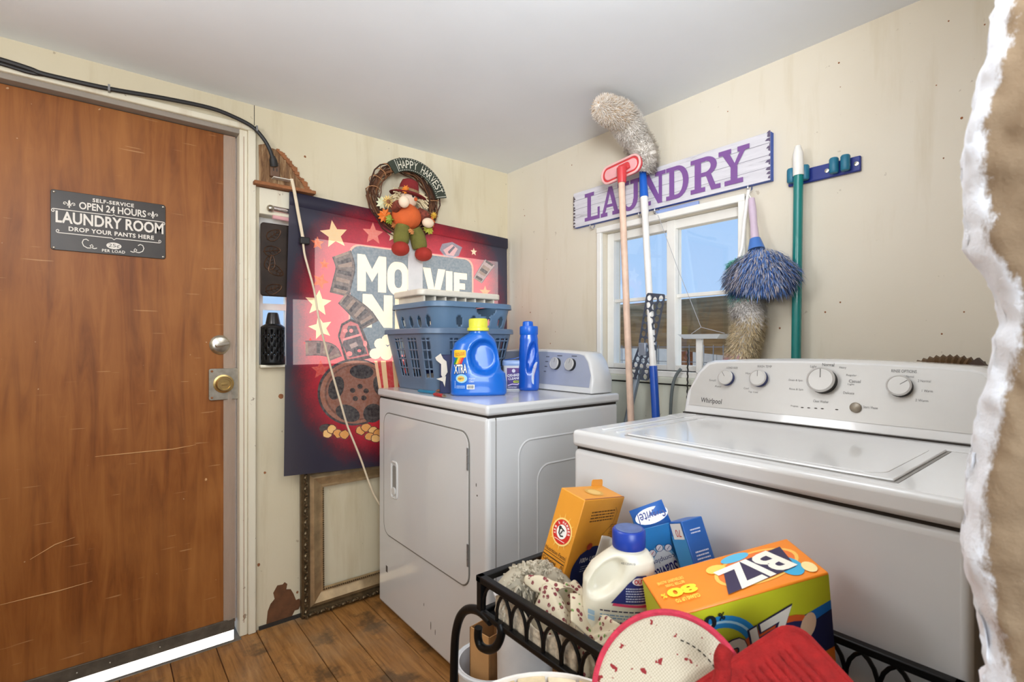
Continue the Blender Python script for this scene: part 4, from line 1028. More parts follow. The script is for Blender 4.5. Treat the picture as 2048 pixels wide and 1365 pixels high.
GL = {'L': [rc(.18, .42, 0, 1), rc(0, .62, .87, 1), rc(0, 1, 0, .13), rc(.86, 1, 0, .42)],
 'A': [[(.06, .05), (.22, .05), (.58, 1), (.42, 1)], [(.94, .05), (.74, .05), (.40, 1), (.60, 1)], rc(.26, .74, .30, .40), rc(0, .36, 0, .13), rc(.62, 1, 0, .13)],
 'U': [rc(.14, .34, .35, 1), rc(.70, .88, .35, 1), rc(0, .5, .87, 1), rc(.56, 1, .87, 1)]+bowl(.51, .36, .37, .37, .2, .13, PI, 2*PI),
 'N': [rc(.14, .27, 0, 1), rc(.73, .86, 0, 1), [(.10, 1), (.34, 1), (.88, 0), (.70, 0)], rc(0, .34, .87, 1), rc(.58, 1, .87, 1), rc(0, .42, 0, .13)],
 'D': [rc(.14, .36, 0, 1), rc(0, .5, .87, 1), rc(0, .5, 0, .13)]+bowl(.48, .5, .5, .5, .24, .13, -PI/2, PI/2),
 'R': [rc(.14, .36, 0, 1), rc(0, .5, .87, 1), rc(0, .5, 0, .13), rc(.3, .56, .44, .56), [(.5, .5), (.68, .5), (.84, .12), (.70, .0)], rc(.70, 1, 0, .13)]+bowl(.5, .72, .38, .28, .2, .12, -PI/2, PI/2),
 'Y': [[(.08, .95), (.32, .95), (.60, .45), (.42, .45)], [(.92, .95), (.74, .95), (.46, .45), (.58, .45)], rc(.40, .62, 0, .48), rc(0, .42, .87, 1), rc(.62, 1, .87, 1), rc(.2, .8, 0, .13)]}
pxs = [('L', 1170, 1200), ('A', 1202, 1240), ('U', 1236, 1282), ('N', 1282, 1332), ('D', 1333, 1379), ('R', 1382, 1442), ('Y', 1438, 1500)]
def su(px_): return (ly1-P(px_, 350, x=LX).y)/(ly1-ly0)
for ch, a, b in pxs: glyph(su(a), su(b), GL[ch])
LP.build('sign_lettering', lsn)
for px_, py_ in ((1184, 458), (1246, 440), (1281, 432), (1313, 424), (1499, 378)):
    q = P(px_, py_, x=-.02); MB().tube(catmull([(-.002, q.y, lz0-.002), (-.006, q.y, lz0-.014), (-.022, q.y, lz0-.020), (-.032, q.y, lz0-.012), (-.030, q.y, lz0-.004)], 3), .003, 6).build('hook', mat('chrome_hook', S(220, 222, 226), .2, .9), lsn)
hk = MB().box(-.012, -.001, P(1400, 395, x=0).y, P(1312, 425, x=0).y, lz0-.022, lz0-.006).build('hanging_strip', mat('pale_blue_paint', S(150, 170, 216), .5), lsn, bevel=.003)

# ================================================================== BROOMS, DUSTERS AND TOOLS ON THE WINDOW WALL
def fuzz(path, radii, n, length, mats, seed=1, width=.0035, droop=0, spread=.6, fwd=0.0, mi=None):
    """tufts of fibre standing off a tube: a mesh of slender triangles"""
    rr = random.Random(seed); pts = [Vector(p) for p in path]; mb = MB(); N = len(pts)-1
    for k in range(n):
        t = rr.random()*N; i = min(int(t), N-1); f = t-i; p = pts[i].lerp(pts[i+1], f); r = radii[i]+(radii[i+1]-radii[i])*f
        ax = (pts[i+1]-pts[i]).normalized(); o1 = ax.orthogonal().normalized(); o2 = ax.cross(o1); a = rr.uniform(0, 2*PI)
        d = o1*math.cos(a)+o2*math.sin(a); b = p+d*r*.72
        L = length*rr.uniform(.6, 1.2); e = b+(d*(1+0)+ax*(fwd+rr.uniform(-spread, spread))+Vector((0, 0, -droop)))*L
        s = d.cross(ax).normalized()*width*rr.uniform(.6, 1.2); m_ = b.lerp(e, .55)+Vector((rr.uniform(-1, 1), rr.uniform(-1, 1), rr.uniform(-1, 1)))*L*.18
        mb.add([b-s, b+s, m_+s*.8, m_-s*.8, e], [(0, 1, 2, 3), (3, 2, 4)], mi(t/N, rr) if mi else rr.randrange(len(mats)))
    return mb

# long-handled duster: pole leaning on the wall, wool head bent against the ceiling
dpole = thing('pole_duster', 'blue and white pole with beige wool duster head bent against the ceiling', 'duster', tuple(P(1320, 950, x=-.13)))
t0 = P(1285, 338, x=-.065); t1 = P(1312, 838, x=-.13); dv = t1-t0; bot = t0+dv*((t0.z-.0)/(t0.z-t1.z)); bot.z = .0
a = t0.lerp(t1, .12); b = t0.lerp(t1, .80)
MB().tube([t0, a], [.013, .0165], 12).build('grip_sleeve', M_BLUEP, dpole)
MB().tube([a, a.lerp(b, .10), a.lerp(b, .11), b], [.0145, .0145, .0125, .0125], 12).build('white_tube', mat('white_pole', S(232, 230, 226), .35), dpole)
MB().tube([b, bot], .0145, 12).build('blue_tube', mat('blue_pole', S(22, 78, 176), .3), dpole)
h0 = t0+Vector((0, .0, -.01)); hp = [h0, P(1289, 312, x=-.072), P(1268, 272, x=-.11), P(1243, 232, x=-.185), P(1222, 213, x=-.25), P(1197, 208, x=-.325)]
for p_ in hp: p_.z = min(p_.z, CEIL-.068)
hp = catmull(hp, 4); rad = [(.044+.012*math.sin(PI*min(1, i/(len(hp)-1)*1.2)))*(1 if i < len(hp)-3 else (.93, .72, .06)[i-len(hp)+3]) for i in range(len(hp))]
M_WOOL = [mat('wool_%d' % i, S(*c), .95, var=.1) for i, c in enumerate(((232, 226, 218), (222, 212, 200), (206, 184, 156), (186, 156, 120)))]
MB().tube(hp, [r*.9 for r in rad], 14).build('wool_core', M_WOOL[0], dpole)
fz = fuzz(hp, [r*1.22 for r in rad], 16000, .017, M_WOOL, 3, .0012, mi=lambda t, r: (0 if t < .55 else 1) if r.random() > .3 else (1 if t < .6 else 2+(r.random() > .5)) if t < .8 else r.randrange(2, 4)).build('wool_pile', M_WOOL, dpole, smooth=0, fixn=False); fz['kind'] = 'stuff'

# red scrub brush on a pale wooden pole
br = thing('scrub_brush', 'red plastic brush head on a pale wooden pole in front of the laundry sign', 'brush', tuple(P(1275, 960, x=-.16)))
t0 = P(1243, 362, x=-.155); t1 = P(1262, 842, x=-.17); dv = t1-t0; bot = t0+dv*(t0.z/(t0.z-t1.z)); bot.z = 0
MB().tube([t0, bot], .0125, 12).build('pole', mat('pale_pole_wood', S(222, 190, 168), .5, var=.12, vs=30), br)
c0, c1 = P(1243, 336, x=-.155), P(1244, 366, x=-.155)
MB().tube([c0, c0.lerp(c1, .6), c1], [.0185, .018, .0155], 14).build('socket', M_REDP, br)
hc = P(1240, 338, x=-.135); yv = Vector((0, P(1203, 355, x=-.135).y-P(1280, 320, x=-.135).y, P(1203, 355, x=-.135).z-P(1280, 320, x=-.135).z)); ang = math.atan2(yv.z, yv.y); L = yv.length/2
HM = Matrix.Translation(hc+Vector((.008, 0, -.002))) @ Matrix.Rotation(ang, 4, 'X')
hdm = MB(HM).prism(rrect(-L, L, -.034, .034, .033, 7), -.004, .010, 'x').build('brush_head', M_REDP, br, bevel=.003)
MB(HM).tube([(-.006, u, v) for u, v in rrect(-L*.98, L*.98, -.033, .033, .032, 7)], .0045, 8, closed=True).build('head_rim', mat('pink_plastic_rim', S(236, 186, 182), .3), hdm)
MB(HM).prism(rrect(-L*.84, L*.84, -.022, .022, .021, 7), -.0085, -.003, 'x').build('head_recess', mat('pale_pink_plastic', S(232, 168, 170), .25), hdm, bevel=.003)
MB(HM).prism([(-.05, -.012), (.0, -.020), (.0, .012), (-.045, .012)], -.02, -.004, 'x').build('socket_brace', M_REDP, hdm, bevel=.003)
bs = MB(HM)
for i in range(22):
    for k in (-1, 0, 1): bs.tube([(.009, -L*.88+i*L*.083, k*.016), (.030, -L*.88+i*L*.083+.002*k, k*.019)], .003, 4)
bs.build('bristles', mat('white_bristle', S(226, 220, 214), .7), hdm)['kind'] = 'stuff'

# flat mop with two perforated plates
fm_ = thing('perforated_flat_mop', 'dark grey perforated folding mop plates on a steel pole before the window', 'mop', tuple(P(1240, 930, x=-.14)))
MX = -.112
M_PLATE = mat('dark_grey_plate', S(66, 72, 86), .45, var=.08)
def plate(corners, cols_, rows, name):
    c = [P(a, b, x=MX) for a, b in corners]    # TL TR BR BL
    c2 = [(q.y, q.z) for q in c]
    def bl(u, v):
        x = (c2[0][0]*(1-u)+c2[1][0]*u)*(1-v)+(c2[3][0]*(1-u)+c2[2][0]*u)*v; z = (c2[0][1]*(1-u)+c2[1][1]*u)*(1-v)+(c2[3][1]*(1-u)+c2[2][1]*u)*v; return (x, z)
    vv, ee, ff = [], [], []
    out_ = []
    for u, v in rrect(0, 1, 0, 1, .10, 4): out_.append(bl(u, v))
    def ap(pts):
        ar = sum(pts[i][0]*pts[(i+1) % len(pts)][1]-pts[(i+1) % len(pts)][0]*pts[i][1] for i in range(len(pts)))
        if ar < 0: pts = pts[::-1]
        b = len(vv); vv.extend(Vector(p) for p in pts); ff.append(list(range(b, b+len(pts))))
    ap(out_)
    w = math.dist(c2[0], c2[1]); r = w*.135
    for j in range(rows):
        for i in range(cols_):
            u = (i+.5)/cols_*.92+.04+(.0 if j % 2 else .0); v = (j+.5)/rows*.96+.02+(.035 if i % 2 else -.0)
            p = bl(u, min(v, .97)); ap(ell(p[0], p[1], r, r*1.05, 14))
    a, _, f_, _, _, og = delaunay_2d_cdt(vv, [], ff, 0, 1e-6, True)
    mb = MB(); mb.add([(MX, p[0], p[1]) for p in a], [tuple(q) for q, o in zip(f_, og) if o == [0] or (o and max(o) == 0)])
    return mb.build(name, M_PLATE, fm_, solid=.006, smooth=0)
plate([(1294, 586), (1331, 589), (1311, 686), (1277, 692)], 3, 7, 'upper_plate')
plate([(1279, 690), (1313, 690), (1297, 762), (1254, 757)], 3, 6, 'lower_plate')
a = P(1286, 700, x=MX-.004); MB().box(MX-.012, MX+.004, a.y-.016, a.y+.016, a.z-.022, a.z+.026).build('release_clip', mat('clip_grey', S(150, 158, 172), .3, .4), fm_, bevel=.003)
t0 = P(1279, 735, x=MX+.02); t1 = P(1254, 842, x=-.125); bot = Vector((-.10, t1.y-.01, 0))
MB().tube([t0, t1, bot], .0125, 12).build('steel_pole', mat('grey_pole', S(140, 150, 160), .35, .5), fm_)

# clear tray on a string
tr_ = thing('hanging_tray', 'small clear plastic tray hung on a string before the window', 'tray', tuple(P(1403, 668, x=-.07)))
k0 = P(1316, 430, x=-.03); k1 = P(1402, 655, x=-.06)
MB().tube([k0, k0.lerp(k1, .5)+Vector((0, 0, -.008)), k1], .0011, 5).build('string', mat('grey_string', S(170, 170, 174), .6), tr_)
c = P(1412, 670, x=-.07); YT, ZT = c.y, c.z
for dy_ in (-.085, .07):
    MB().tube([k1, Vector((-.07, YT+dy_*.8, ZT+.004))], .0011, 5).build('string', MC['grey_string'], tr_)
MB().loft([[(-.07+d*s, YT+w_*s*1.0, ZT+h) for d, w_ in ((-.035, -.07), (.035, -.07), (.035, .085), (-.035, .085))] for s, h in ((.75, -.012), (1, .002), (1.04, .002), (.8, -.014))], cap=True).build('tray', M_CLEAR, tr_)
MB().box(-.076, -.064, YT+.012, YT+.036, ZT-.135, ZT-.010).build('stem', mat('white_stem', S(228, 228, 224), .4), tr_, bevel=.003)

# feather duster and wool duster hanging from the last hook
hkp = P(1499, 380, x=-.03)
fd = thing('feather_duster', 'blue grey feather duster with lilac handle hanging beside the window', 'duster', tuple(P(1513, 500, x=-.06)))
a, b, c = P(1503, 398, x=-.035), P(1510, 478, x=-.06), P(1513, 500, x=-.065)
MB().tube([a, a.lerp(b, .3), a.lerp(b, .6), b], [.010, .0125, .011, .013], 12).build('handle', mat('lilac_plastic', S(206, 186, 204), .35), fd)
MB().tube([b, c], [.016, .026], 14).build('collar', mat('blue_collar', S(72, 120, 196), .4), fd)
MB().tube([hkp, hkp.lerp(a, .5)+Vector((-.004, .004, 0)), a], .0022, 6).build('hanging_loop', mat('white_loop', S(236, 234, 232), .5), fd)
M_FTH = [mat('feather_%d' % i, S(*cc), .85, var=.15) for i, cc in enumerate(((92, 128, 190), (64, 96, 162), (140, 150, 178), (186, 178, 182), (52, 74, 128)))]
mbf = MB(); rr = random.Random(21); cc = Vector((-.065, c.y-.004, c.z))
FX_, FY_, FZ_ = .105, .125, .17
fc = Vector((-.088, P(1520, 552, x=-.088).y, P(1520, 552, x=-.088).z))
for k in range(9500):
    a = rr.uniform(0, 2*PI); ct = rr.uniform(-.75, 1); stt = math.sqrt(1-ct*ct); d = Vector((stt*math.cos(a), stt*math.sin(a), ct))
    q = rr.uniform(.55, .95); wz = 1.0+.25*max(0, -ct)
    b0_ = fc+Vector((d.x*.062*q, d.y*.108*q*(1.06-.32*max(0, ct)), d.z*.090*q+.006)); L_f = rr.uniform(.022, .042)
    dr = Vector((d.x*.7, d.y*.9, d.z*.35-.75)); dr.normalize(); tip = b0_+dr*L_f+Vector((rr.uniform(-1, 1), rr.uniform(-1, 1), rr.uniform(-1, 1)))*.006
    s = Vector((-math.sin(a), math.cos(a), rr.uniform(-.5, .5)))*rr.uniform(.0007, .0019); mid = b0_.lerp(tip, .55)+Vector((d.x, d.y, .4))*.004
    for p_ in (b0_, mid, tip): p_.x = min(p_.x, -.006)
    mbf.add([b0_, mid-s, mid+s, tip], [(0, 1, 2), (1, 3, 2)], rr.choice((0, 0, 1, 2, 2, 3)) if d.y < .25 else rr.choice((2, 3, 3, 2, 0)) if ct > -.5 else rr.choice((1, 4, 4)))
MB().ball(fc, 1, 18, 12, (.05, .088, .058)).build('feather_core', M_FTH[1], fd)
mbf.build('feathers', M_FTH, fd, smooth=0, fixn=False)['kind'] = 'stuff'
wd = thing('wool_duster', 'white to beige wool duster with pink tip hanging below the feather duster', 'duster', tuple(P(1483, 600, x=-.05)))
MB().tube(catmull([hkp+Vector((0, .003, 0)), P(1489, 440, x=-.03), P(1484, 495, x=-.04), P(1478, 515, x=-.05)], 4), .006, 8).build('handle', mat('white_handle', S(238, 236, 232), .4), wd)
M_MINT = mat('mint_wool', S(140, 222, 208), .9)
wp_ = catmull([P(1474, 522, x=-.055), P(1486, 560, x=-.055), P(1492, 605, x=-.055), P(1500, 640, x=-.055), P(1488, 690, x=-.055), P(1478, 735, x=-.055)], 4)
rad = [.026+.024*min(1, i/9) for i in range(len(wp_))]
MW = [M_MINT, mat('white_wool', S(238, 234, 230), .95), mat('beige_wool', S(222, 204, 168), .95, var=.15), mat('pink_wool', S(226, 160, 178), .95)]
def wmi(t, r):
    t += r.uniform(-.05, .05)
    return 0 if t < .36 else (1 if t < .60 else (2 if t < .92 else 3))
MB().tube(wp_, [r*.85 for r in rad], 12).build('wool_core', MW[1], wd)
fz = fuzz(wp_, [r*1.15 for r in rad], 15000, .020, MW, 5, .0011, droop=.4, mi=wmi); 
for v in fz.v: v.x = min(v.x, -.004)
fz.build('wool_pile', MW, wd, smooth=0, fixn=False)['kind'] = 'stuff'

# tool holder with green pole
hb_ = thing('tool_holder', 'navy wall rail with teal grip clips holding the green pole', 'rack', tuple(P(1648, 340, x=-.01)))
a, b = P(1576, 360, x=-.012), P(1721, 326, x=-.012); ZB = (a.z+b.z)/2
MB().box(-.012, -.001, b.y, a.y, ZB-.022, ZB+.022).build('rail', mat('navy_rail', S(30, 48, 128), .35), hb_, bevel=.003)
for px_ in (1583, 1610, 1668, 1691):
    q = P(px_, 345, x=-.025); k = MB().lathe([(.010, -.022), (.0125, -.018), (.0125, .018), (.010, .022)], 12, Matrix.Translation((-.026, q.y, ZB+.006))).build('grip_roller', mat('teal_rubber', S(34, 112, 140), .45), hb_)
for px_ in (1654, 1713):
    q = P(px_, 330, x=-.012); MB().lathe([(.007, 0), (.006, .002), (0, .003)], 12, Matrix.Translation((-.012, q.y, ZB)) @ Matrix.Rotation(-PI/2, 4, 'Y')).build('screw', M_CHROME, hb_)
gp = thing('green_pole', 'glossy teal green broom pole with white grip held in the wall rail', 'pole', tuple(P(1593, 720, x=-.035)))
a, b = P(1597, 345, x=-.042), P(1592, 722, x=-.042); bt = a+(b-a)*(a.z/(a.z-b.z)); bt.z = 0
MB().tube([a, bt], .0135, 14).build('tube', M_TEAL, gp)
c = P(1596, 292, x=-.042); MB().tube([a+Vector((0, 0, -.01)), a.lerp(c, .7), c], [.0155, .0145, .008], 12).build('grip', mat('white_grip', S(236, 234, 228), .4), gp)

# hoses behind the machines and the ribbed duct
ho = thing('grey_hose', 'dark grey hose rising against the panel under the window', 'hose', tuple(P(1342, 830, x=-.04)))
MB().tube(catmull([P(1362, 738, x=-.03), P(1352, 752, x=-.035), P(1345, 775, x=-.04), P(1341, 830, x=-.045), P(1338, 1000, x=-.06), P(1340, 1120, x=-.06)], 5), .006, 8).build('hose', mat('grey_rubber', S(104, 112, 112), .45), ho)
ch = thing('beaded_cord', 'thin black twisted cord hanging from the window sill', 'cord', tuple(P(1374, 830, x=-.03)))
cc_ = MB(); a, b = P(1376, 700, x=-.035), P(1372, 960, x=-.035)
cc_.tube([a.lerp(b, i/80)+Vector((.001*math.sin(i*1.7), .0012*math.cos(i*1.7), 0)) for i in range(81)], .0028, 6); cc_.build('cord', M_BLACK, ch)
du = thing('ribbed_duct', 'brown ribbed flexible duct arching up behind the washer panel', 'duct', (-.11, -1.82, .9))
dp_ = []; cy, cz = P(1900, 760, x=-.1).y, .955
for i in range(61):
    a = PI*i/60; dp_.append((-.10, cy+.088*math.cos(a), cz+.080*math.sin(a)))
dp_ = [(-.10, cy+.088, .45)]+dp_+[(-.10, cy-.088, .45)]
MB().tube(dp_, [.034]+[.034 if i % 2 else .040 for i in range(61)]+[.034], 16).build('hose', mat('brown_plastic', S(96, 72, 46), .5, var=.2), du, smooth=10)
a = P(1965, 735, x=-.12); MB().add([(-.15, a.y+.045, 1.03), (-.15, a.y+.005, 1.068), (-.15, a.y-.06, .99), (-.15, a.y+.04, .97), (-.12, a.y+.045, 1.03), (-.12, a.y+.005, 1.068), (-.12, a.y-.06, .99), (-.12, a.y+.04, .97)], [(0, 1, 2, 3), (7, 6, 5, 4), (0, 4, 5, 1), (1, 5, 6, 2), (2, 6, 7, 3), (3, 7, 4, 0)]).build('duct_flap', mat('dark_brown', S(66, 46, 32), .6), du)
MB().box(-.14, -.08, cy-.12, cy+.12, .44, .46).build('bracket', M_STEEL, du)

# ================================================================== ON THE DRYER
DT = .9135
M_BASK = mat('slate_blue_plastic', S(98, 118, 142), .4, var=.03); M_BASK2 = mat('slate_blue_plastic_light', S(94, 122, 150), .4, var=.03)
def rr_point(s, w, d, r):
    """point on a rounded rectangle, s in 0..1 round its edge, starting at +x side"""
    L = [2*(d/2-r), r*PI/2, 2*(w/2-r), r*PI/2]*2; T_ = sum(L); q = s*T_
    segs = [((w/2, -(d/2-r)), (0, 1)), ((w/2-r, d/2-r), 0), ((w/2-r, d/2), (-1, 0)), ((-(w/2-r), d/2-r), 90), ((-w/2, d/2-r), (0, -1)), ((-(w/2-r), -(d/2-r)), 180), ((-(w/2-r), -d/2), (1, 0)), ((w/2-r, -(d/2-r)), 270)]
    for l, (o, k) in zip(L, segs):
        if q <= l+1e-9:
            if isinstance(k, tuple): return (o[0]+k[0]*q, o[1]+k[1]*q)
            a = math.radians(k)+q/r; return (o[0]+r*math.cos(a), o[1]+r*math.sin(a))
        q -= l
    return (w/2, -(d/2-r))
def basket(th_, cx, cy, z0, z1, w0, d0, w1, d1, r, keep, NU, NV, m, rimw=.022):
    def pt(u, v):
        x, y = rr_point(u, w0+(w1-w0)*v, d0+(d1-d0)*v, r); return (cx+x, cy+y, z0+(z1-z0)*v)
    MB().grid(pt, NU, NV, keep, wrap=True).build('slotted_wall', m, th_, solid=.003, smooth=50)
    n = 72; q = [rr_point(i/n, w0-.004, d0-.004, r) for i in range(n)]
    MB().prism([(cx+a, cy+b) for a, b in q], z0, z0+.004, 'z').build('base', m, th_)
    secs = []
    for dw, dz in ((0, -.004), (rimw*1.6, -.008), (rimw*2, -.018), (rimw*2.1, -.018), (rimw*1.8, .0), (rimw*1.2, .003), (-.004, .002)):
        secs.append([(cx+a, cy+b, z1+dz) for a, b in [rr_point(i/n, w1+dw, d1+dw, r+.01) for i in range(n)]])
    return MB().loft(secs+[secs[0]], cap=False).build('rim', m, th_)
bx, by = -.532, -.262
bk1 = thing('laundry_basket', 'lower slate blue laundry basket with rectangular slots on the dryer', 'basket', (bx, by, DT), group=None)
NU1, NV1 = 240, 40
def kp1(i, j):
    # quarters of the outline: slots in groups with blank posts between them; corners stay blank
    u = i/NU1; ss = (u*4) % 1
    if ss > .80 or ss < .03: return True
    if not (9 <= j <= 33): return True
    if (j-9) % 6 == 5: return True
    g = i % 18
    return g in (0, 4, 8, 12, 13, 14, 15, 16, 17)
basket(bk1, bx, by, DT, 1.158, .34, .34, .425, .42, .07, kp1, NU1, NV1, M_BASK, .010)
bk2 = thing('stacking_basket', 'upper slate blue basket with oval holes nested in the lower one', 'basket', (bx, by, 1.03))
def kp2(i, j):
    ss = (i/200*4) % 1; w_ = i % 10
    if .04 < ss < .74 and 23 <= j <= 28:
        return not (abs(w_-4.5) <= (3.2 if 24 <= j <= 27 else 1.6)-.9)
    k = i-(150-3)         # hand hole in the long side that faces the room
    return not (18 < k < 34 and j >= 36-int(8*math.sqrt(max(0, 1-((k-26)/8)**2))))
basket(bk2, bx+.012, by-.005, 1.0, 1.262, .30, .30, .395, .395, .07, kp2, 200, 36, M_BASK2, .009)
tw_ = MB(); rr = random.Random(17)
cth = thing('folded_towels', 'crumpled white and navy towels inside the lower laundry basket', 'towels', (bx, by, DT+.006))
for k, (m_, zz, s) in enumerate(((mat('white_towel', S(222, 214, 204), .95, bmp=.4), .955, .14), (mat('navy_towel', S(30, 44, 96), .95, bmp=.4), .985, .12))):
    MB().ball((bx+.02*k, by-.03+.05*k, zz), s, 28, 14, (1, .95, .3 if k else .2), fn=lambda d, k=k: 1+.16*noise.noise((d.x*3+k*4, d.y*3, d.z*3))).build('towel', m_, cth)
# white lid lying on the upper basket
ld = thing('plastic_cover', 'white flat plastic cover resting on top of the upper basket', 'cover', (-.52, -.21, 1.266))
MB().prism(rrect(-.706, -.290, -.325, -.075, .03), 1.296, 1.322, 'z').build('cover_plate', mat('ivory_lid', S(228, 220, 204), .4), ld, bevel=.006, seg=3)
for i in range(8): MB().box(-.68+.05*i, -.672+.05*i, -.31, -.09, 1.266, 1.297).build('cover_rib', MC['ivory_lid'], ld)
sl = thing('plastic_stick', 'upright white plastic strip standing behind the baskets before the poster', 'strip', (-.52, -.048, DT))
q0 = P(816, 480, y=-.06).x; q1 = P(845, 480, y=-.06).x
MB().box(q0, q1, -.064, -.058, DT, 1.60).build('flat_strip', mat('white_slat', S(228, 226, 224), .5), sl, bevel=.002)

def bottle(th_, rows, m, n=36, disp=None, name='body'):
    """lofted bottle: rows of (z, centre, half width, half depth, squareness)"""
    secs = []
    for z, c, a, b, e in rows:
        sec = []
        for i in range(n):
            t = 2*PI*i/n; ct, stt = math.cos(t), math.sin(t)
            x = c+a*math.copysign(abs(ct)**(2/e), ct); y = b*math.copysign(abs(stt)**(2/e), stt)
            if disp: x, y = disp(x, y, z)
            sec.append((x, y, z))
        secs.append(sec)
    return MB(TM[th_]).loft(secs).build(name, m, th_, smooth=60)
def dense(rows, n=5):
    out_ = []
    for r0, r1 in zip(rows, rows[1:]):
        for k in range(n): out_.append(tuple(a+(b-a)*k/n for a, b in zip(r0, r1)))
    return out_+[rows[-1]]
def oval(x, z, cx, cz, rx, rz, tilt=0):
    dx, dz = x-cx, z-cz; a = dx*math.cos(tilt)+dz*math.sin(tilt); b = -dx*math.sin(tilt)+dz*math.cos(tilt); return (a/rx)**2+(b/rz)**2
def smooth(e0, e1, x): t = max(0, min(1, (x-e0)/(e1-e0))); return t*t*(3-2*t)

# big blue detergent jug
J = P(957, 791, z=DT); J += Vector((.014, .022, 0))
jg = thing('detergent_jug', 'large blue laundry detergent jug with yellow cap on the dryer', 'jug', (J.x, J.y, DT), (0, 0, TH-PI/2+.12))
jr = dense([(0, .002, .096, .050, 3.2), (.006, .002, .102, .056, 3.2), (.05, .001, .102, .057, 3.2), (.085, -.001, .100, .056, 3), (.100, -.008, .092, .054, 2.8), (.130, -.008, .088, .052, 2.6), (.175, -.012, .084, .050, 2.5), (.205, -.010, .076, .046, 2.3), (.222, -.004, .062, .042, 2.2), (.236, .000, .046, .038, 2), (.243, .002, .036, .034, 2), (.252, .002, .034, .033, 2)], 5)
def jd(x, y, z):
    o = oval(x, z, .020, .150, .052, .066, .15)
    if o < 1.25:
        k = 1-smooth(.55, 1.25, o); y *= 1-.72*k
    return x, y
bottle(jg, jr, mat('cobalt_plastic', S(14, 106, 206), .28, var=.03, coat=.3), 96, jd)
def loc_fn(th_, y0=0.0, curve=None):
    """print surface on the front (-y) of a thing in its own axes"""
    M_ = TM[th_]
    return lambda u, v, h: M_ @ Vector((u, (curve(u, v) if curve else y0)-h-.0006, v))
MJ = TM[jg]
cpj = MB(MJ).lathe([(.038, .252), (.040, .254), (.040, .264), (.036, .266), (.0335, .268), (.0335, .298), (.031, .301), (0, .3015)], 40).build('cap', mat('lime_cap', S(224, 222, 76), .35), jg)
ribs = MB(MJ)
for i in range(40):
    a = 2*PI*i/40; ribs.tube([(.0335*math.cos(a), .0335*math.sin(a), .269), (.0335*math.cos(a), .0335*math.sin(a), .297)], .0009, 4)
ribs.build('cap_ribs', MC['lime_cap'], cpj)['kind'] = 'stuff'
def jcurve(u, v):
    for r0, r1 in zip(jr, jr[1:]):
        if r0[0] <= v <= r1[0]:
            f = (v-r0[0])/(r1[0]-r0[0]+1e-9); c, a, b, e = [r0[k]+(r1[k]-r0[k])*f for k in (1, 2, 3, 4)]
            y = -b*max(0, 1-min(1, abs((u-c)/a))**e)**(1/e); return jd(u, y, v)[1]
    return -.05
jp = Print(loc_fn(jg, curve=jcurve), .0004)
def strip_poly(P_, pts, col, nu=8):
    """polygon finely cut in u so that it hugs the curved side"""
    vs_, es, fs = [Vector(p) for p in pts], [], [list(range(len(pts)))]
    u0, u1 = min(p[0] for p in pts), max(p[0] for p in pts); v0, v1 = min(p[1] for p in pts), max(p[1] for p in pts); b = len(vs_)
    for i in range(nu+1):
        x = u0+(u1-u0)*i/nu; vs_ += [Vector((x, v0)), Vector((x, v1))]; es.append((b+2*i, b+2*i+1)); 
    b = len(vs_)
    for i in range(nu+1):
        z = v0+(v1-v0)*i/nu; vs_ += [Vector((u0, z)), Vector((u1, z))]; es.append((b+2*i, b+2*i+1))
    if sum(pts[i][0]*pts[(i+1) % len(pts)][1]-pts[(i+1) % len(pts)][0]*pts[i][1] for i in range(len(pts))) < 0: fs = [fs[0][::-1]]
    a, _, f_, _, _, og = delaunay_2d_cdt(vs_, es, fs, 0, 1e-7, True)
    P_.mb.add([P_.fn(p[0], p[1], P_.h) for p in a], [tuple(q) for q, o in zip(f_, og) if o], P_.mi(col)); P_.h += P_.step
# label on the left half of the jug
strip_poly(jp, rrect(-.088, -.046, .178-.03, .178, .006), (238, 196, 44)); jp.text('NOW MORE', -.084, -.050, .162, .168, (196, 52, 40), .0, rot=.15); jp.text('CONCENTRATED', -.084, -.050, .155, .161, (196, 52, 40), .0, rot=.15)
for i, c in enumerate(((40, 140, 70), (240, 200, 40), (240, 130, 40), (206, 40, 50))):
    strip_poly(jp, [(-.090+.007*i, .122), (-.083+.007*i, .122), (-.074+.007*i, .148), (-.081+.007*i, .148)], c, 4)
jp.text('XTRA', -.0905, -.044, .086, .124, (30, 34, 60), .06, .2, rot=.09); jp.text('XTRA', -.0895, -.045, .088, .122, (240, 238, 228), .02, .2, rot=.09)
strip_poly(jp, ell(-.062, .068, .020, .017, 20), (150, 206, 226)); strip_poly(jp, ell(-.064, .067, .013, .011, 16), (236, 196, 96)); jp.text('KEEP IT', -.073, -.055, .064, .071, (90, 60, 40), .02)
jp.text('Crystal', -.036, -.014, .064, .071, (232, 240, 246), .0, .2); jp.text('Clean', -.036, -.018, .054, .061, (232, 240, 246), .0, .2)
jp.rect(-.044, -.016, .027, .045, (236, 236, 232)); 
for i in range(11): jp.mb.add([jp.fn(x, z, jp.h) for x, z in ((-.041+.002*i, .030), (-.040+.002*i, .030), (-.040+.002*i, .042), (-.041+.002*i, .042))], [(0, 1, 2, 3)], jp.mi((60, 60, 64)))
jp.lines(-.080, -.050, .030, .042, 3, (190, 216, 240)); jp.lines(-.086, -.082, .030, .060, 6, (206, 226, 244))
jp.build('label_print', jg); jg.scale = (1, 1, .925)

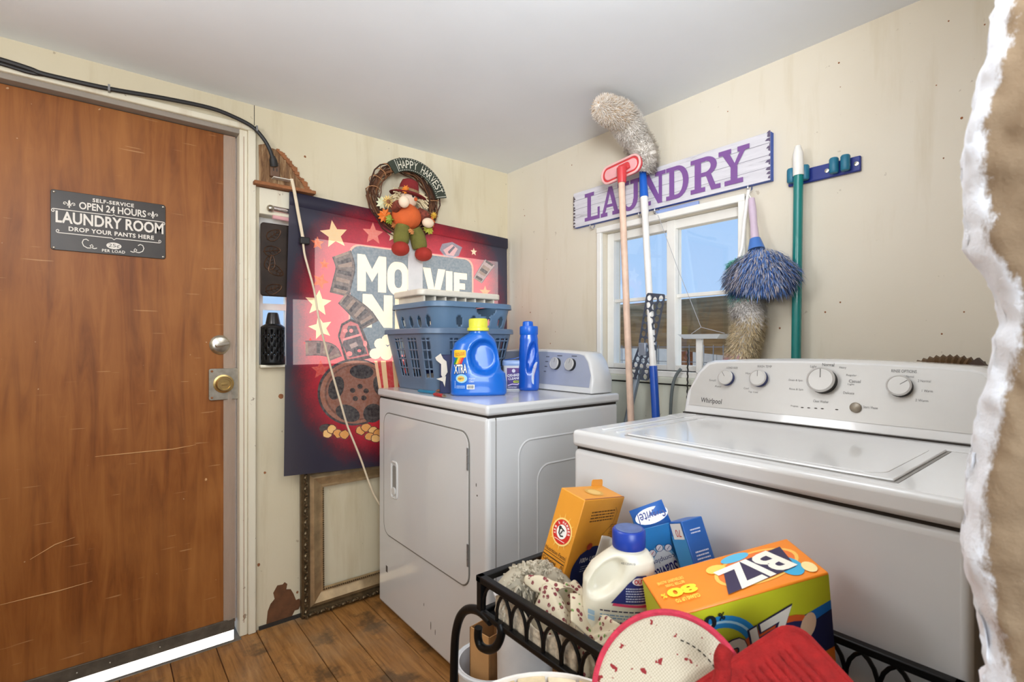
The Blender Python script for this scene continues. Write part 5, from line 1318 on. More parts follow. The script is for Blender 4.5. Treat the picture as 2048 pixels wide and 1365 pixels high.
# white tub of oxygen cleaner
tb = thing('cleaner_tub', 'white and purple tub of oxi-based cleaner between the two blue bottles', 'tub', (P(1022, 781, z=DT).x+.036, P(1022, 781, z=DT).y+.022, DT), (0, 0, TH-PI/2))
TB = TM[tb]
MB(TB).loft([[(x, y, z) for x, y in rrect(-w_, w_, -w_*.9, w_*.9, .018)] for w_, z in ((.044, 0), (.047, .004), (.050, .100), (.052, .100), (.052, .112))]).build('tub_body', mat('white_tub', S(230, 230, 234), .3), tb)
MB(TB).loft([[(x, y, z) for x, y in rrect(-w_, w_, -w_*.92, w_*.92, .02)] for w_, z in ((.054, .104), (.055, .106), (.055, .122), (.052, .126), (.03, .1265))]).build('tub_lid', mat('pale_blue_lid', S(150, 178, 226), .3), tb)
MB(TB).tube([(-.045, -.03, .127), (.0, -.045, .134), (.05, -.035, .146)], .004, 6, flat=.5).build('lid_tab', M_BLUEP, tb)
tbp = Print(lambda u, v, h: TB @ Vector((u, -(.0423+.0027*v/.1)-.0012-h, v)))
tbp.rect(-.034, .034, .006, .094, (96, 48, 128)); tbp.poly([(-.034, .006), (.034, .006), (.034, .030), (-.034, .04)], (44, 44, 110)); tbp.poly(ell(0, .05, .032, .03, 24), (70, 44, 130))
tbp.text('OXI-BASED', -.032, .033, .058, .070, (240, 238, 244), .03, .15, rot=.08); tbp.text('CLEANER', -.028, .030, .045, .055, (240, 238, 244), .02, .15, rot=.08)
tbp.poly(rrect(-.006, .03, .031, .041, .005), (196, 206, 60)); tbp.text('FREE', .0, .024, .033, .039, (50, 90, 40), .02); tbp.poly(ell(-.004, .082, .008, .008, 14), (226, 222, 240)); tbp.line([(-.03, .02), (-.01, .026), (.012, .024), (.03, .032)], .004, (220, 200, 240)); tbp.lines(-.03, .01, .009, .016, 2, (220, 216, 236))
tbp.build('label_print', tb); tb.scale = (.9, .86, .95)

# slim blue bottle
sb_ = thing('slim_detergent_bottle', 'tall slim blue laundry bottle with looped handle beside the dryer panel', 'bottle', (P(1061, 779, z=DT).x-.028, P(1061, 779, z=DT).y-.022, DT), (0, 0, TH-PI/2))
sr = dense([(0, 0, .036, .030, 2.6), (.006, 0, .041, .034, 2.6), (.06, .001, .042, .034, 2.4), (.11, .001, .042, .032, 2.3), (.15, .0, .040, .032, 2.3), (.19, .0, .037, .030, 2.3), (.205, .0, .037, .030, 2.3), (.222, .0, .034, .029, 2.2), (.228, 0, .032, .029, 2.2)], 6)
def sd_(x, y, z):
    o = oval(x, z, .010, .135, .017, .058, -.18)
    if o < 1.3: y *= 1-.7*(1-smooth(.5, 1.3, o))
    return x, y
bottle(sb_, sr, mat('royal_blue_plastic', S(24, 92, 200), .25, var=.03, coat=.3), 72, sd_)
MS = TM[sb_]
MB(MS).loft([[(x, y, z) for x, y in ell(.0, 0, a, a*.85, 30)] for a, z in ((.035, .222), (.037, .225), (.037, .252), (.035, .257))]).build('cap_skirt', mat('cap_blue', S(26, 100, 206), .3), sb_)
MB(MS).loft([[(x, y, z) for x, y in ell(-.004, 0, a, a*.9, 24)] for a, z in ((.022, .256), (.0205, .274), (.017, .277))]).build('spout_cap', MC['cap_blue'], sb_)
def scurve(u, v): return -.0335*max(0, 1-(u/.042)**2)**.5
sp_ = Print(loc_fn(sb_, curve=lambda u, v: sd_(u, scurve(u, v), v)[1]-.0012), .0004)
strip_poly(sp_, ell(.024, .070, .013, .045, 26, -.15), (206, 218, 238), 6); sp_.lines(.016, .033, .045, .10, 12, (180, 120, 140), .3)
sp_.build('label_print', sb_)

# torn carton behind the jug
ct = thing('torn_carton', 'torn navy carton with white ripped edges between basket and jug', 'carton', (-.668, -.487, DT), (0, 0, TH-PI/2))
MB(TM[ct]).box(-.034, .04, -.018, .016, 0, .145).build('carton_body', mat('navy_carton', S(28, 34, 78), .5, var=.15), ct, bevel=.002)
for pts in ([(-.050, .135), (-.030, .150), (-.020, .13), (-.008, .12), (-.004, .08), (-.020, .055), (-.028, .07), (-.028, .11), (-.046, .125)], [(-.046, .055), (-.010, .065), (-.014, .025), (-.022, .045)]):
    MB(TM[ct]).prism([(a, b) for a, b in pts], -.024, -.0195, 'y').build('torn_flap', mat('torn_paper', S(226, 216, 200), .8), ct)
# small tools lying on the dryer edge
for nm, lab, cat, p0, p1, r, m_, par in (
    ('teal_lighter', 'small teal lighter lying on the dryer in front of the basket', 'lighter', (837, 782), (872, 786), .006, mat('teal_plastic', S(24, 122, 158), .35), 'flint_tip'),
    ('red_pocket_knife', 'red pocket knife with steel end on the dryer by the jug', 'knife', (868, 789), (886, 792), .0065, mat('red_enamel', S(176, 36, 40), .3), 'steel_end'),
    ('striped_marker', 'brown and white striped stick on the dryer behind the red knife', 'marker', (868, 781), (900, 783), .005, mat('striped_stick', S(150, 96, 70), .5, var=.6, vs=120), 'end_cap')):
    a, b = P(*p0, z=DT+r), P(*p1, z=DT+r); t_ = thing(nm, lab, cat, tuple(a.lerp(b, .5)-Vector((0, 0, r))))
    MB().tube([a, a.lerp(b, .1), a.lerp(b, .9), b], [r*.7, r, r, r*.8], 10).build('handle', m_, t_)
    e_ = b+(b-a).normalized()*.022; MB().tube([b, b.lerp(e_, .5), e_], [r*.8, r*.85, r*.5], 8).build(par, M_CHROME, t_)

# ================================================================== CART WITH LAUNDRY SUPPLIES
X0, X1, Y0, Y1, ZT_, ZB_ = -1.148, -.852, -1.985, -1.367, .67, .605
ca = thing('metal_cart', 'black wrought iron cart with arched gallery full of laundry supplies', 'cart', ((X0+X1)/2, (Y0+Y1)/2, 0))
def barbox(a, b, r): return MB().tube([a, b], r*1.3, 4)
def rim(z, r, name):
    cs_ = [(X0, Y0), (X1, Y0), (X1, Y1), (X0, Y1)]
    for i in range(4):
        (ax, ay), (bx_, by_) = cs_[i], cs_[(i+1) % 4]; d = Vector((bx_-ax, by_-ay, 0)).normalized()*.008
        m = MB(); x0, x1 = sorted((ax, bx_)); y0, y1 = sorted((ay, by_)); m.box(x0-r, x1+r, y0-r, y1+r, z-r*.8, z+r*.8); m.build(name, M_BLACKM, ca, bevel=.002)
rim(ZT_, .0075, 'top_rail'); rim(ZB_+.004, .006, 'bottom_rail')
MB().box(X0, X1, Y0, Y1, ZB_-.006, ZB_-.003).build('shelf_panel', mat('black_shelf', S(40, 38, 38), .6), ca)
for x in (X0, X1):
    for y in (Y0, Y1): MB().box(x-.006, x+.006, y-.006, y+.006, ZB_, ZT_).build('corner_post', M_BLACKM, ca)
HG = ZT_-ZB_
def arch(p, d, w_, h):
    pts = [Vector(p)+Vector(d)*(w_*(1-math.cos(PI*i/12))/2)+Vector((0, 0, h*math.sin(PI*i/12)**.7)) for i in range(13)]
    return MB().tube(pts, .0032, 6).build('arch', M_BLACKM, ca)
n = 15
for i in range(n-1): arch((X0, Y1-.006-i*(Y1-Y0-.012)/n, ZB_+.004), (0, -1, 0), 2*(Y1-Y0-.012)/n, HG*.92)
for i in range(6): arch((X0+.006+i*(X1-X0-.012)/7, Y1, ZB_+.004), (1, 0, 0), 2*(X1-X0-.012)/7, HG*.92)
for i in range(n-1): arch((X1, Y1-.006-i*(Y1-Y0-.012)/n, ZB_+.004), (0, -1, 0), 2*(Y1-Y0-.012)/n, HG*.92)
for x in (X0, X1):
    MB().tube(catmull([(x, Y1-.03, ZB_-.002), (x, Y1+.01, ZB_+.002), (x, Y1+.055, ZB_-.018), (x, Y1+.082, ZB_-.06), (x, Y1+.092, ZB_-.13), (x, Y1+.093, .3), (x, Y1+.093, 0)], 5), .0085, 10).build('leg', M_BLACKM, ca)
    MB().tube([(x, Y0, ZB_), (x, Y0, 0)], .0085, 10).build('leg', M_BLACKM, ca)
hk_ = [P(a, b, x=X0-.004) for a, b in ((957, 1256), (956, 1275), (961, 1292), (975, 1300), (990, 1296), (1000, 1280), (1003, 1262), (1000, 1250))]
MB().tube(catmull(hk_, 4), .0075, 10).build('hook', M_BLACKM, ca)
for z in (.20,):
    MB().box(X0, X1, Y0, Y1-.01, z-.006, z).build('lower_shelf', MC['black_shelf'], ca, bevel=.002)

# --- baking soda box
def box_thing(name, label, cat, c, e, dims, m, bev=.0015):
    t_ = thing(name, label, cat, c, tuple(math.radians(a) for a in e)); dx, dy_, dz = dims
    MB(TM[t_]).box(-dx/2, dx/2, -dy_/2, dy_/2, -dz/2, dz/2).build('box', m, t_, bevel=bev, seg=2); return t_
def face(t_, dims, side, off=.0004):
    M_ = TM[t_]; dx, dy_, dz = dims
    return {'-x': lambda u, v, h: M_ @ Vector((-dx/2-off-h, -u, v)), '-y': lambda u, v, h: M_ @ Vector((u, -dy_/2-off-h, v)),
            '+z': lambda u, v, h: M_ @ Vector((u, v, dz/2+off+h))}[side]
M_SODA = mat('soda_box_card', S(226, 150, 44), .45, var=.04)
sdim = (.139, .058, .21)
sbx = box_thing('baking_soda_box', 'orange baking soda box leaning in the cart against the washer', 'box', (-.955, -1.43, .706), (12.5, 9.7, 7.2), sdim, M_SODA)
pr = Print(face(sbx, sdim, '-x'))
for i in range(12):
    a = i*PI/6+.1; pr.poly([(.004*math.cos(a+1.57), .030+.004*math.sin(a+1.57)), (.030*math.cos(a)*.9, .030+.036*math.sin(a)), (-.004*math.cos(a+1.57), .030-.004*math.sin(a+1.57))], (244, 196, 96), up=False)
pr.h += .0002
pr.poly(ell(0, .030, .0235, .0262, 28), (248, 214, 130)); pr.poly(ell(0, .030, .0205, .023, 30), (206, 44, 34)); pr.poly(ell(0, .030, .0118, .0135, 24), (244, 240, 232))
for i, chx in enumerate('ARM & HAMMER'):
    if chx == ' ': continue
    a = math.radians(205-18.2*i); pr.text(chx, .0162*math.cos(a)-.0017, .0162*math.cos(a)+.0017, .030+.0182*math.sin(a)-.0026, .030+.0182*math.sin(a)+.0026, (246, 236, 226), .02, rot=a-PI/2, up=False)
pr.lines(-.012, .012, .0125, .0155, 1, (246, 236, 226)); pr.h += .0002
pr.line([(-.006, .036), (-.005, .026), (.0, .022), (.006, .024)], .0028, (50, 44, 40)); pr.line([(-.002, .037), (.006, .034)], .0026, (50, 44, 40)); pr.poly(rrect(-.008, -.002, .034, .040, .0015), (50, 44, 40)); pr.line([(.002, .034), (-.001, .026)], .0022, (50, 44, 40))
pr.text('Nutrition Facts', -.025, .024, -.014, -.007, (70, 44, 22), .01); pr.line([(-.026, -.017), (.025, -.017)], .0012, (70, 44, 22)); pr.line([(-.026, -.023), (.025, -.023)], .0022, (70, 44, 22))
pr.text('Calories', -.025, .008, -.033, -.026, (70, 44, 22), .02); pr.text('0', .019, .024, -.034, -.026, (70, 44, 22), .02); pr.lines(-.025, .02, -.072, -.037, 6, (120, 76, 34), .3); pr.line([(-.026, -.075), (.025, -.075)], .0015, (70, 44, 22)); pr.lines(-.025, .022, -.098, -.078, 4, (120, 76, 34), .3)
pr.line([(-.0265, -.005), (-.0265, -.1)], .0006, (120, 76, 34)); pr.line([(.0265, -.005), (.0265, -.1)], .0006, (120, 76, 34)); pr.build('front_print', sbx)
pr = Print(face(sbx, sdim, '-y'))
pr.lines(-.035, .045, .058, .082, 4, (96, 58, 24), .4); pr.lines(.045, .065, .02, .05, 8, (120, 76, 34), .35); pr.line([(.045, .085), (.055, .075), (.05, .05), (.02, .028)], .0008, (96, 58, 24))
pr.poly(catmull([Vector((-.035, -.005)), Vector((.0, .008)), Vector((.03, 0)), Vector((.035, -.05)), Vector((.0, -.075)), Vector((-.04, -.06)), Vector((-.05, -.03)), Vector((-.035, -.005))], 4)[:-1], (30, 40, 92)); pr.text('100+ USES', -.03, .03, -.022, -.012, (244, 240, 236), .02); pr.lines(-.022, .022, -.042, -.028, 3, (200, 206, 226), .3)
pr.poly(ell(-.045, -.062, .010, .008, 12), (40, 140, 200)); pr.poly(ell(-.012, .010, .009, .007, 12), (196, 70, 40)); pr.rect(-.03, -.018, -.09, -.072, (186, 40, 40)); pr.rect(.0, .014, -.075, -.05, (236, 236, 232)); pr.poly(ell(.007, -.062, .004, .008, 10), (40, 44, 60)); pr.lines(-.045, -.03, -.085, -.078, 1, (96, 58, 24)); pr.build('side_print', sbx)
pr = Print(face(sbx, sdim, '+z')); pr.poly(ell(.0, 0, .024, .016, 22), (214, 160, 70)); pr.poly(ell(.0, 0, .017, .011, 20), (232, 190, 110)); pr.rect(-.068, .068, -.0285, -.0265, (150, 70, 40)); pr.build('top_print', sbx)
MB(TM[sbx] @ Matrix.Translation((.055, .027, sdim[2]/2)) @ Matrix.Rotation(-.25, 4, 'X')).prism(rrect(-.026, .014, -.004, .013, .005), 0, .0008, 'y').build('open_tab', M_SODA, sbx)

# --- stain remover bottle
ob = thing('stain_remover_bottle', 'cream plastic bottle with blue cap and navy label standing in the cart', 'bottle', tuple(P(1234, 1322, z=ZB_)), (0, 0, TH-PI/2-.18))
orr = dense([(0, 0, .048, .030, 3), (.005, 0, .053, .034, 3), (.06, 0, .0535, .035, 3), (.105, 0, .0535, .035, 2.8), (.130, .001, .0535, .034, 2.6), (.150, .008, .0490, .032, 2.4), (.164, .015, .0400, .030, 2.2), (.174, .018, .0300, .027, 2), (.178, .018, .0225, .0225, 2), (.186, .018, .0225, .0225, 2)], 6)
def od(x, y, z):
    o = oval(x, z, -.016, .140, .036, .017, .85)
    if o < 1.3: y *= 1-.55*(1-smooth(.35, 1.3, o))
    return x, y
bottle(ob, orr, mat('cream_plastic', S(232, 226, 206), .32, var=.02), 96, od)
cpx = MB(TM[ob]).lathe([(.0245, .180), (.0255, .182), (.0255, .205), (.023, .208), (.0, .2085)], 36, Matrix.Translation((.018, 0, 0))).build('cap', mat('ultramarine_cap', S(28, 62, 160), .35), ob)
MB(TM[ob]).lathe([(.021, .2083), (.020, .2092), (0, .2092)], 30, Matrix.Translation((.018, 0, 0))).build('cap_disc', mat('dusty_blue_top', S(88, 104, 150), .6, var=.2, vs=60), cpx)
def ocurve(u, v):
    for r0, r1 in zip(orr, orr[1:]):
        if r0[0] <= v <= r1[0]:
            f_ = (v-r0[0])/(r1[0]-r0[0]+1e-9); c, a, b, e = [r0[k]+(r1[k]-r0[k])*f_ for k in (1, 2, 3, 4)]; return -b*max(0, 1-min(1, abs((u-c)/a))**e)**(1/e)
    return -.03
opf = loc_fn(ob, curve=ocurve); op = Print(lambda u, v, h: opf(u, v+.024, h), .0004)
strip_poly(op, [(-.010, .083), (.046, .083), (.046, .118), (.042, .124), (.028, .124), (.015, .112)], (34, 44, 110)); strip_poly(op, [(-.008, .0795), (.045, .0775), (.045, .081), (-.006, .0835)], (206, 60, 100), 6)
strip_poly(op, ell(.032, .116, .0105, .0055, 18), (240, 236, 236), 6); op.text('OUT', .0245, .0395, .1125, .1195, (190, 40, 50), .04)
op.lines(.012, .043, .086, .108, 6, (206, 212, 236), .4, 4); op.lines(-.026, .040, .070, .074, 1, (50, 50, 70), .5); op.lines(-.026, .030, .060, .068, 2, (110, 150, 180), .4); op.lines(-.026, .030, .054, .058, 1, (50, 50, 70), .5); op.lines(-.026, .042, .040, .052, 3, (110, 150, 180), .4); op.line([(-.045, .0375), (.045, .0375)], .001, (90, 60, 80))
strip_poly(op, [(-.050, .004), (.050, .004), (.050, .034), (-.050, .034)], (44, 54, 124), 14); op.lines(-.040, .044, .028, .032, 1, (220, 224, 240), .5); op.lines(-.040, .044, .006, .026, 6, (130, 140, 190), .35)
for z in (.066, .058): op.poly(rrect(-.044, -.034, z-.003, z+.004, .001), (150, 180, 200))
op.text('48120A18', .005, .026, .142, .145, (70, 66, 64), .0); op.build('label_print', ob)
ds = thing('paper_sheet', 'curled white paper sheet between the orange box and the cream bottle', 'paper', tuple(P(1190, 1185, z=.66)))
a, b = P(1164, 1190, d=.86), P(1206, 1072, d=.88)
def ps(u, v):
    q = P(1166+44*u+38*v, 1196-6*u-124*v*(1-.18*u), d=.875+.02*math.sin(u*3)); return q+Vector((.006*math.sin(u*PI*2), 0, 0))
MB().grid(ps, 12, 14).build('sheet', mat('white_paper', S(232, 228, 216), .8), ds, solid=.0006)

# --- two softener-sheet boxes
M_SU = mat('softener_box_card', S(44, 128, 196), .4, var=.05); M_SUB = mat('softener_box_blue', S(40, 96, 172), .4, var=.05)
d1_ = (.060, .047, .165)
su1 = box_thing('dryer_sheet_box', 'opened blue and white dryer sheet box upside down behind the cream bottle', 'box', (-.897, -1.578, .705), (8.7, -15.1, -41.8), d1_, M_SU)
pr = Print(face(su1, d1_, '-y')); pr.poly(ell(.0, -.005, .027, .050, 26), (130, 190, 226)); pr.poly(ell(.002, -.008, .023, .044, 26), (226, 234, 238))
pr.text('complete', -.024, .022, .012, .024, (60, 74, 130), .0, flip=True, rot=.12); pr.text('Suavitel', -.026, .026, -.022, .006, (34, 40, 116), .015, .25, flip=True, rot=.22)
for i, (u, v) in enumerate(((-.015, .034), (-.001, .041), (.014, .038))):
    pr.poly(ell(u, v, .0068, .0072, 16), (40, 60, 130)); pr.poly(ell(u, v, .0058, .0062, 16), (226, 226, 232)); pr.line([(u-.003, v-.003), (u+.003, v+.003)], .001, (196, 60, 50) if i == 0 else (60, 74, 130))
pr.poly(ell(.006, -.045, .012, .010, 14), (226, 170, 140)); pr.build('front_print', su1)
fl_ = MB(TM[su1]); fl_.add([(-.030, -.0235, .0825), (.030, -.0235, .0825), (.026, -.006, .118), (-.034, .004, .106)], [(0, 1, 2, 3)]); fl_.build('open_flap', M_SUB, su1, solid=.0008)
pr = Print(lambda u, v, h: TM[su1] @ Vector((u-.06*v, -.0235+.46*v-.0009-h*.9, .0825+.86*v+h*.4))); pr.poly(ell(.002, .019, .030, .014, 20, .1), (236, 238, 244)); pr.text('Suavitel', -.024, .028, .010, .028, (34, 40, 116), .01, .25, flip=True, rot=.1); pr.build('flap_print', su1)
d2_ = (.042, .044, .158)
su2 = box_thing('dryer_sheet_box', 'plain blue dryer sheet box with orange 70 next to the washer front', 'box', (-.905, -1.658, .722), (-20.3, -6.9, -20.9), d2_, M_SUB)
pr = Print(face(su2, d2_, '-y')); pr.lines(-.012, .014, .008, .030, 4, (206, 220, 240), .4); pr.lines(-.012, .014, -.022, -.002, 4, (206, 220, 240), .4); pr.rect(-.014, .016, -.06, -.03, (232, 232, 230)); pr.lines(-.010, .01, .055, .065, 2, (206, 220, 240), .4)
for i in range(9): pr.mb.add([pr.fn(x, z, pr.h) for x, z in ((-.008+.0022*i, -.056), (-.007+.0022*i, -.056), (-.007+.0022*i, -.034), (-.008+.0022*i, -.034))], [(0, 1, 2, 3)], pr.mi((60, 60, 70)))
pr.build('side_print', su2)
pr = Print(face(su2, d2_, '-x')); pr.rect(-.021, .021, -.079, .055, (70, 150, 208)); pr.rect(-.014, .018, .050, .076, (240, 236, 228)); pr.text('70', -.004, .012, .054, .066, (206, 70, 40), .0, flip=True); pr.build('front_print', su2)

# --- big detergent box lying across the cart
M_BIZ = mat('orange_box_card', S(240, 136, 34), .35, var=.04)
BK = 1.12; bdm = (.203*BK, .075*BK, .133*BK)
tw2 = thing('folded_grey_towel', 'folded grey towel under the orange detergent box in the cart', 'towel', (-1.02, -1.81, ZB_))
for k in range(1): MB().box(-1.10+.004*k, -.99, -1.90, -1.76+.003*k, ZB_+.001+.019*k, ZB_+.019+.019*k).build('fold', mat('grey_terry', S(150, 146, 142), .95, bmp=.5), tw2, bevel=.008, seg=3)
bz = box_thing('detergent_booster_box', 'orange, yellow and navy BIZ booster box lying across the cart', 'box', tuple(CAM+(Vector((-1.066, -1.806, .75))-CAM)*BK), (9.7, -12.1, -33), bdm, M_BIZ, .002)
bf_ = face(bz, bdm, '+z'); pr = Print(lambda u, v, h, f=bf_: f(u*BK, v*BK, h))
pr.poly(ell(.035, .002, .058, .027, 30, .12), (246, 190, 90)); pr.poly(ell(.035, .002, .053, .024, 30, .12), (236, 118, 40)); pr.poly(ell(.070, -.012, .014, .018, 18), (60, 170, 214)); pr.poly(ell(.020, .026, .020, .007, 18, .1), (90, 180, 214)); pr.poly(ell(-.012, .015, .013, .008, 16), (250, 206, 90)); pr.poly(ell(.088, -.022, .008, .010, 14), (248, 226, 160))
pr.poly([(-.022, -.030), (.075, -.016), (.082, .024), (-.004, .013)], (52, 40, 72)); pr.text('BIZ', -.016, .076, -.022, .018, (246, 238, 222), .03, -.25, flip=True, rot=.16)
pr.text('80', -.086, -.048, -.012, .003, (250, 222, 50), .05, flip=True); pr.text('%', -.094, -.088, -.010, -.002, (250, 222, 50), .02, flip=True); pr.text('CLEANS UP TO', -.082, -.052, -.022, -.016, (250, 222, 80), .02, flip=True); pr.text('BETTER THAN', -.082, -.058, .006, .011, (250, 214, 90), .01, flip=True); pr.text('DETERGENT ALONE', -.090, -.056, .013, .018, (250, 214, 90), .01, flip=True); pr.build('top_print', bz)
bf_ = face(bz, bdm, '-y'); pr = Print(lambda u, v, h, f=bf_: f(u*BK, v*BK, h)); H_, L_ = bdm[2]/2/BK, bdm[0]/2/BK
pr.rect(-L_+.001, L_-.001, -H_, H_-.002, (206, 206, 40)); pr.poly([(-.10, -H_), (.1005, -H_), (.1005, .030), (.06, .018), (.02, -.005), (-.10, -.03)], (26, 110, 190)); pr.poly([(-.10, -H_), (.1005, -H_), (.1005, .018), (.06, .002), (.02, -.02), (-.10, -.05)], (26, 30, 74)); pr.poly([(-.10, -H_), (.1005, -H_), (.1005, -.035), (.04, -.050), (-.10, -.060)], (240, 130, 36))
sw = [(-.045+.045*math.cos(a), -.005+.048*math.sin(a)) for a in [PI-.1-i*.17 for i in range(17)]]; pr.line(sw, .016, (40, 140, 206)); pr.line(sw, .003, (180, 222, 240))
pr.poly(ell(.015, -.010, .062, .030, 28, .35), (226, 96, 40)); pr.poly(ell(.020, -.012, .052, .024, 26, .35), (40, 44, 90)); pr.poly(ell(.068, .005, .010, .018, 16, -.3), (236, 196, 160)); pr.text('BIZ', -.050, .062, -.034, .026, (40, 36, 70), .05, .25, rot=.3); pr.text('BIZ', -.048, .060, -.032, .024, (244, 236, 222), .025, .25, rot=.3)
pr.text('80', -.075, -.045, .038, .056, (30, 30, 34), .04); pr.text('%', -.042, -.034, .046, .056, (30, 30, 34), .02); pr.text('LOADS', .070, .096, -.062, -.052, (246, 230, 210), .03); pr.text('TM', .055, .066, -.030, -.022, (226, 226, 232), .0); pr.build('front_print', bz)
bf_ = face(bz, bdm, '-x'); pr = Print(lambda u, v, h, f=bf_: f(u*BK, v*BK, h)); pr.rect(-.037, .037, -H_, H_-.002, (206, 206, 40)); pr.poly(ell(0, .0, .032, .03, 22), (30, 110, 180)); pr.poly(ell(0, 0, .026, .02, 22), (226, 96, 40)); pr.text('BIZ', -.022, .022, -.014, .014, (240, 236, 230), .05, .2); pr.build('end_print', bz)

# --- cloths in the cart
def m_floral():
    m, t, p = nodes('floral_cotton'); v = coords(t); base = S(206, 192, 164)
    def vor(scale, feat='F1'):
        q = t.nodes.new('ShaderNodeTexVoronoi'); q.inputs['Scale'].default_value = scale; q.feature = feat; t.links.new(v, q.inputs['Vector']); return q
    a = vor(95); b = vor(320); c = mixc(t, ramp(t, a.outputs['Distance'], [(.30, W4), (.36, K4)]), base, S(120, 52, 56))
    c = mixc(t, ramp(t, b.outputs['Distance'], [(.22, W4), (.3, K4)]), c, base)
    g = vor(70); c = mixc(t, ramp(t, g.outputs['Distance'], [(.16, W4), (.2, K4)]), c, S(106, 136, 70))
    t.links.new(c, p.inputs['Base Color']); p.inputs['Roughness'].default_value = .9; return m
M_FLOR = m_floral(); M_DOT = mat('dotted_beige_cotton', S(206, 190, 166), .95, var=.25, vs=220)
flc = thing('floral_cloth', 'crumpled cream cloth with small red flowers heaped in the cart', 'cloth', (-1.07, -1.53, ZB_))
def fold(u, v, seed, amp): return amp*(noise.noise((u*3.2+seed, v*3.0, seed))+.5*noise.noise((u*7+seed, v*6, seed+4)))
def cloth(u, v):
    x = -1.136+(.135-.095*smooth(.28, .5, v))*u; y = -1.45-.245*v
    e = min(1, 5*u)*min(1, 5*(1-u))*min(1, 6*v)*min(1, 6*(1-v))
    return (x, y, ZB_+.003+e*(.060+.022*math.sin(v*7+u*3)+fold(u, v, 2, .03)*(1-.5*v)))
MB().grid(cloth, 44, 60).build('heaped_sheet', M_FLOR, flc, solid=.0015, smooth=80)
def corner(u, v):     # corner turned up beside the bottle
    a = P(1140+74*u+2*v, 1188+34*u+62*v, d=.80-.05*v); return a+Vector((0, 0, .006*math.sin(u*5+v*2)))
MB().grid(corner, 20, 16).build('turned_corner', M_FLOR, flc, solid=.0015, smooth=80)
def roll(u, v):
    a = P(1062+70*u, 1150+38*u, d=.875-.03*u); r = .012+.010*u; t_ = -1.2+4.6*v; return a+Vector((math.cos(t_)*r*.8, -math.cos(t_)*r*.6, math.sin(t_)*r-.012))+Vector((0, 0, .006*noise.noise((u*5, v*3, 1))))
MB().grid(roll, 18, 20).build('rolled_hem', M_FLOR, flc, solid=.0015, smooth=80)
dcl = thing('dotted_cloth', 'beige dotted cloth pressed against the cart arches', 'cloth', (-1.13, -1.5, ZB_))
MB().grid(lambda u, v: (-1.1395+.004*noise.noise((u*9, v*4, 7)), -1.40-.20*u, ZB_+.004+.052*v*(.75+.25*math.sin(u*8))), 30, 10).build('cloth_sheet', M_DOT, dcl, solid=.002, smooth=80)
mp_ = thing('chenille_mop_pad', 'shaggy grey chenille mop pad in the corner of the cart', 'mop pad', (-1.11, -1.42, ZB_))
M_CHE = [mat('chenille_%d' % i, S(*c), .95, var=.1) for i, c in enumerate(((192, 181, 160), (176, 165, 144), (150, 140, 120)))]
c0 = P(1034, 1168, d=.91)+Vector((.018, -.012, 0)); path = [c0+Vector((-.030, .030, -.025)), c0+Vector((-.01, .016, .0)), c0+Vector((.015, -.002, .004)), c0+Vector((.045, -.012, -.006)), c0+Vector((.06, -.03, -.03))]
MB().tube(catmull(path, 4), .026, 12).build('pad_core', M_CHE[1], mp_)
rr = random.Random(31); cm = MB(); pc = catmull(path, 6)
for k in range(620):
    i = rr.randrange(len(pc)-1); a = rr.uniform(0, 2*PI); d = Vector((math.cos(a)*.6, math.cos(a)*.8, math.sin(a))); b = pc[i].lerp(pc[i+1], rr.random())+d*.024; e_ = b+(d+Vector((rr.uniform(-.6, .6), rr.uniform(-.6, .6), -.5)))*.013
    cm.tube([b, b.lerp(e_, .6)+Vector((0, 0, .002)), e_], [.0026, .0028, .0014], 5, mi=rr.randrange(3))
cm.build('chenille_pile', M_CHE, mp_)['kind'] = 'stuff'
pch = thing('detergent_pouch', 'small blue and white plastic pouch by the cart rail under the round mat', 'pouch', tuple(P(1192, 1322, d=.76)))
c0 = P(1200, 1312, d=.765)
MB(Matrix.Translation(c0) @ Matrix.Rotation(-.2, 4, 'X')).ball((0, 0, 0), .035, 20, 12, (.35, 1.0, .85), fn=lambda d: 1+.08*noise.noise(d*3)).build('pouch_body', mat('pouch_white', S(222, 214, 206), .3, var=.1), pch)
pr = Print(lambda u, v, h: c0+Vector((-.0135-h-.0006+.25*abs(v)*.3, -u, v))); pr.poly(rrect(-.02, .02, -.022, .004, .004), (30, 100, 180)); pr.text('CLEAN', -.017, .017, -.016, -.004, (232, 238, 246), .04); pr.build('pouch_print', pch)
bs_ = thing('blue_sponge', 'small blue package behind the cart arches near the corner', 'package', tuple(P(1022, 1248, x=-1.12)))
q = P(1020, 1244, x=-1.128); MB().box(-1.136, -1.11, q.y-.016, q.y+.012, ZB_+.001, ZB_+.042).build('package', mat('blue_wrap', S(30, 84, 150), .35, var=.3, vs=60), bs_, bevel=.004)

# --- round mat and red mat hung over the near side of the cart
def m_weave():
    m, t, p = nodes('stained_canvas_back'); v = coords(t); wv = t.nodes.new('ShaderNodeTexChecker'); wv.inputs['Scale'].default_value = 520; t.links.new(v, wv.inputs[0])
    c = mixc(t, wv.outputs['Fac'], S(208, 197, 174), S(188, 176, 152))
    c = mixc(t, ramp(t, nz(t, v, 75, 3, .5), [(.655, K4), (.67, W4)]), c, S(140, 34, 38))
    c = mixc(t, ramp(t, nz(t, v, 190, 2, .4), [(.735, K4), (.75, W4)]), c, S(140, 40, 40)); t.links.new(c, p.inputs['Base Color']); p.inputs['Roughness'].default_value = .85; bump(t, p, wv.outputs['Fac'], .25, .001); return m
M_REDT = mat('red_terry', S(150, 20, 18), .95, var=.2, vs=70, bmp=.5)
mc = P(1343, 1402, d=.565); nrm_ = (CAM-mc).normalized()+Vector((0, 0, .15)); nrm_.normalize()
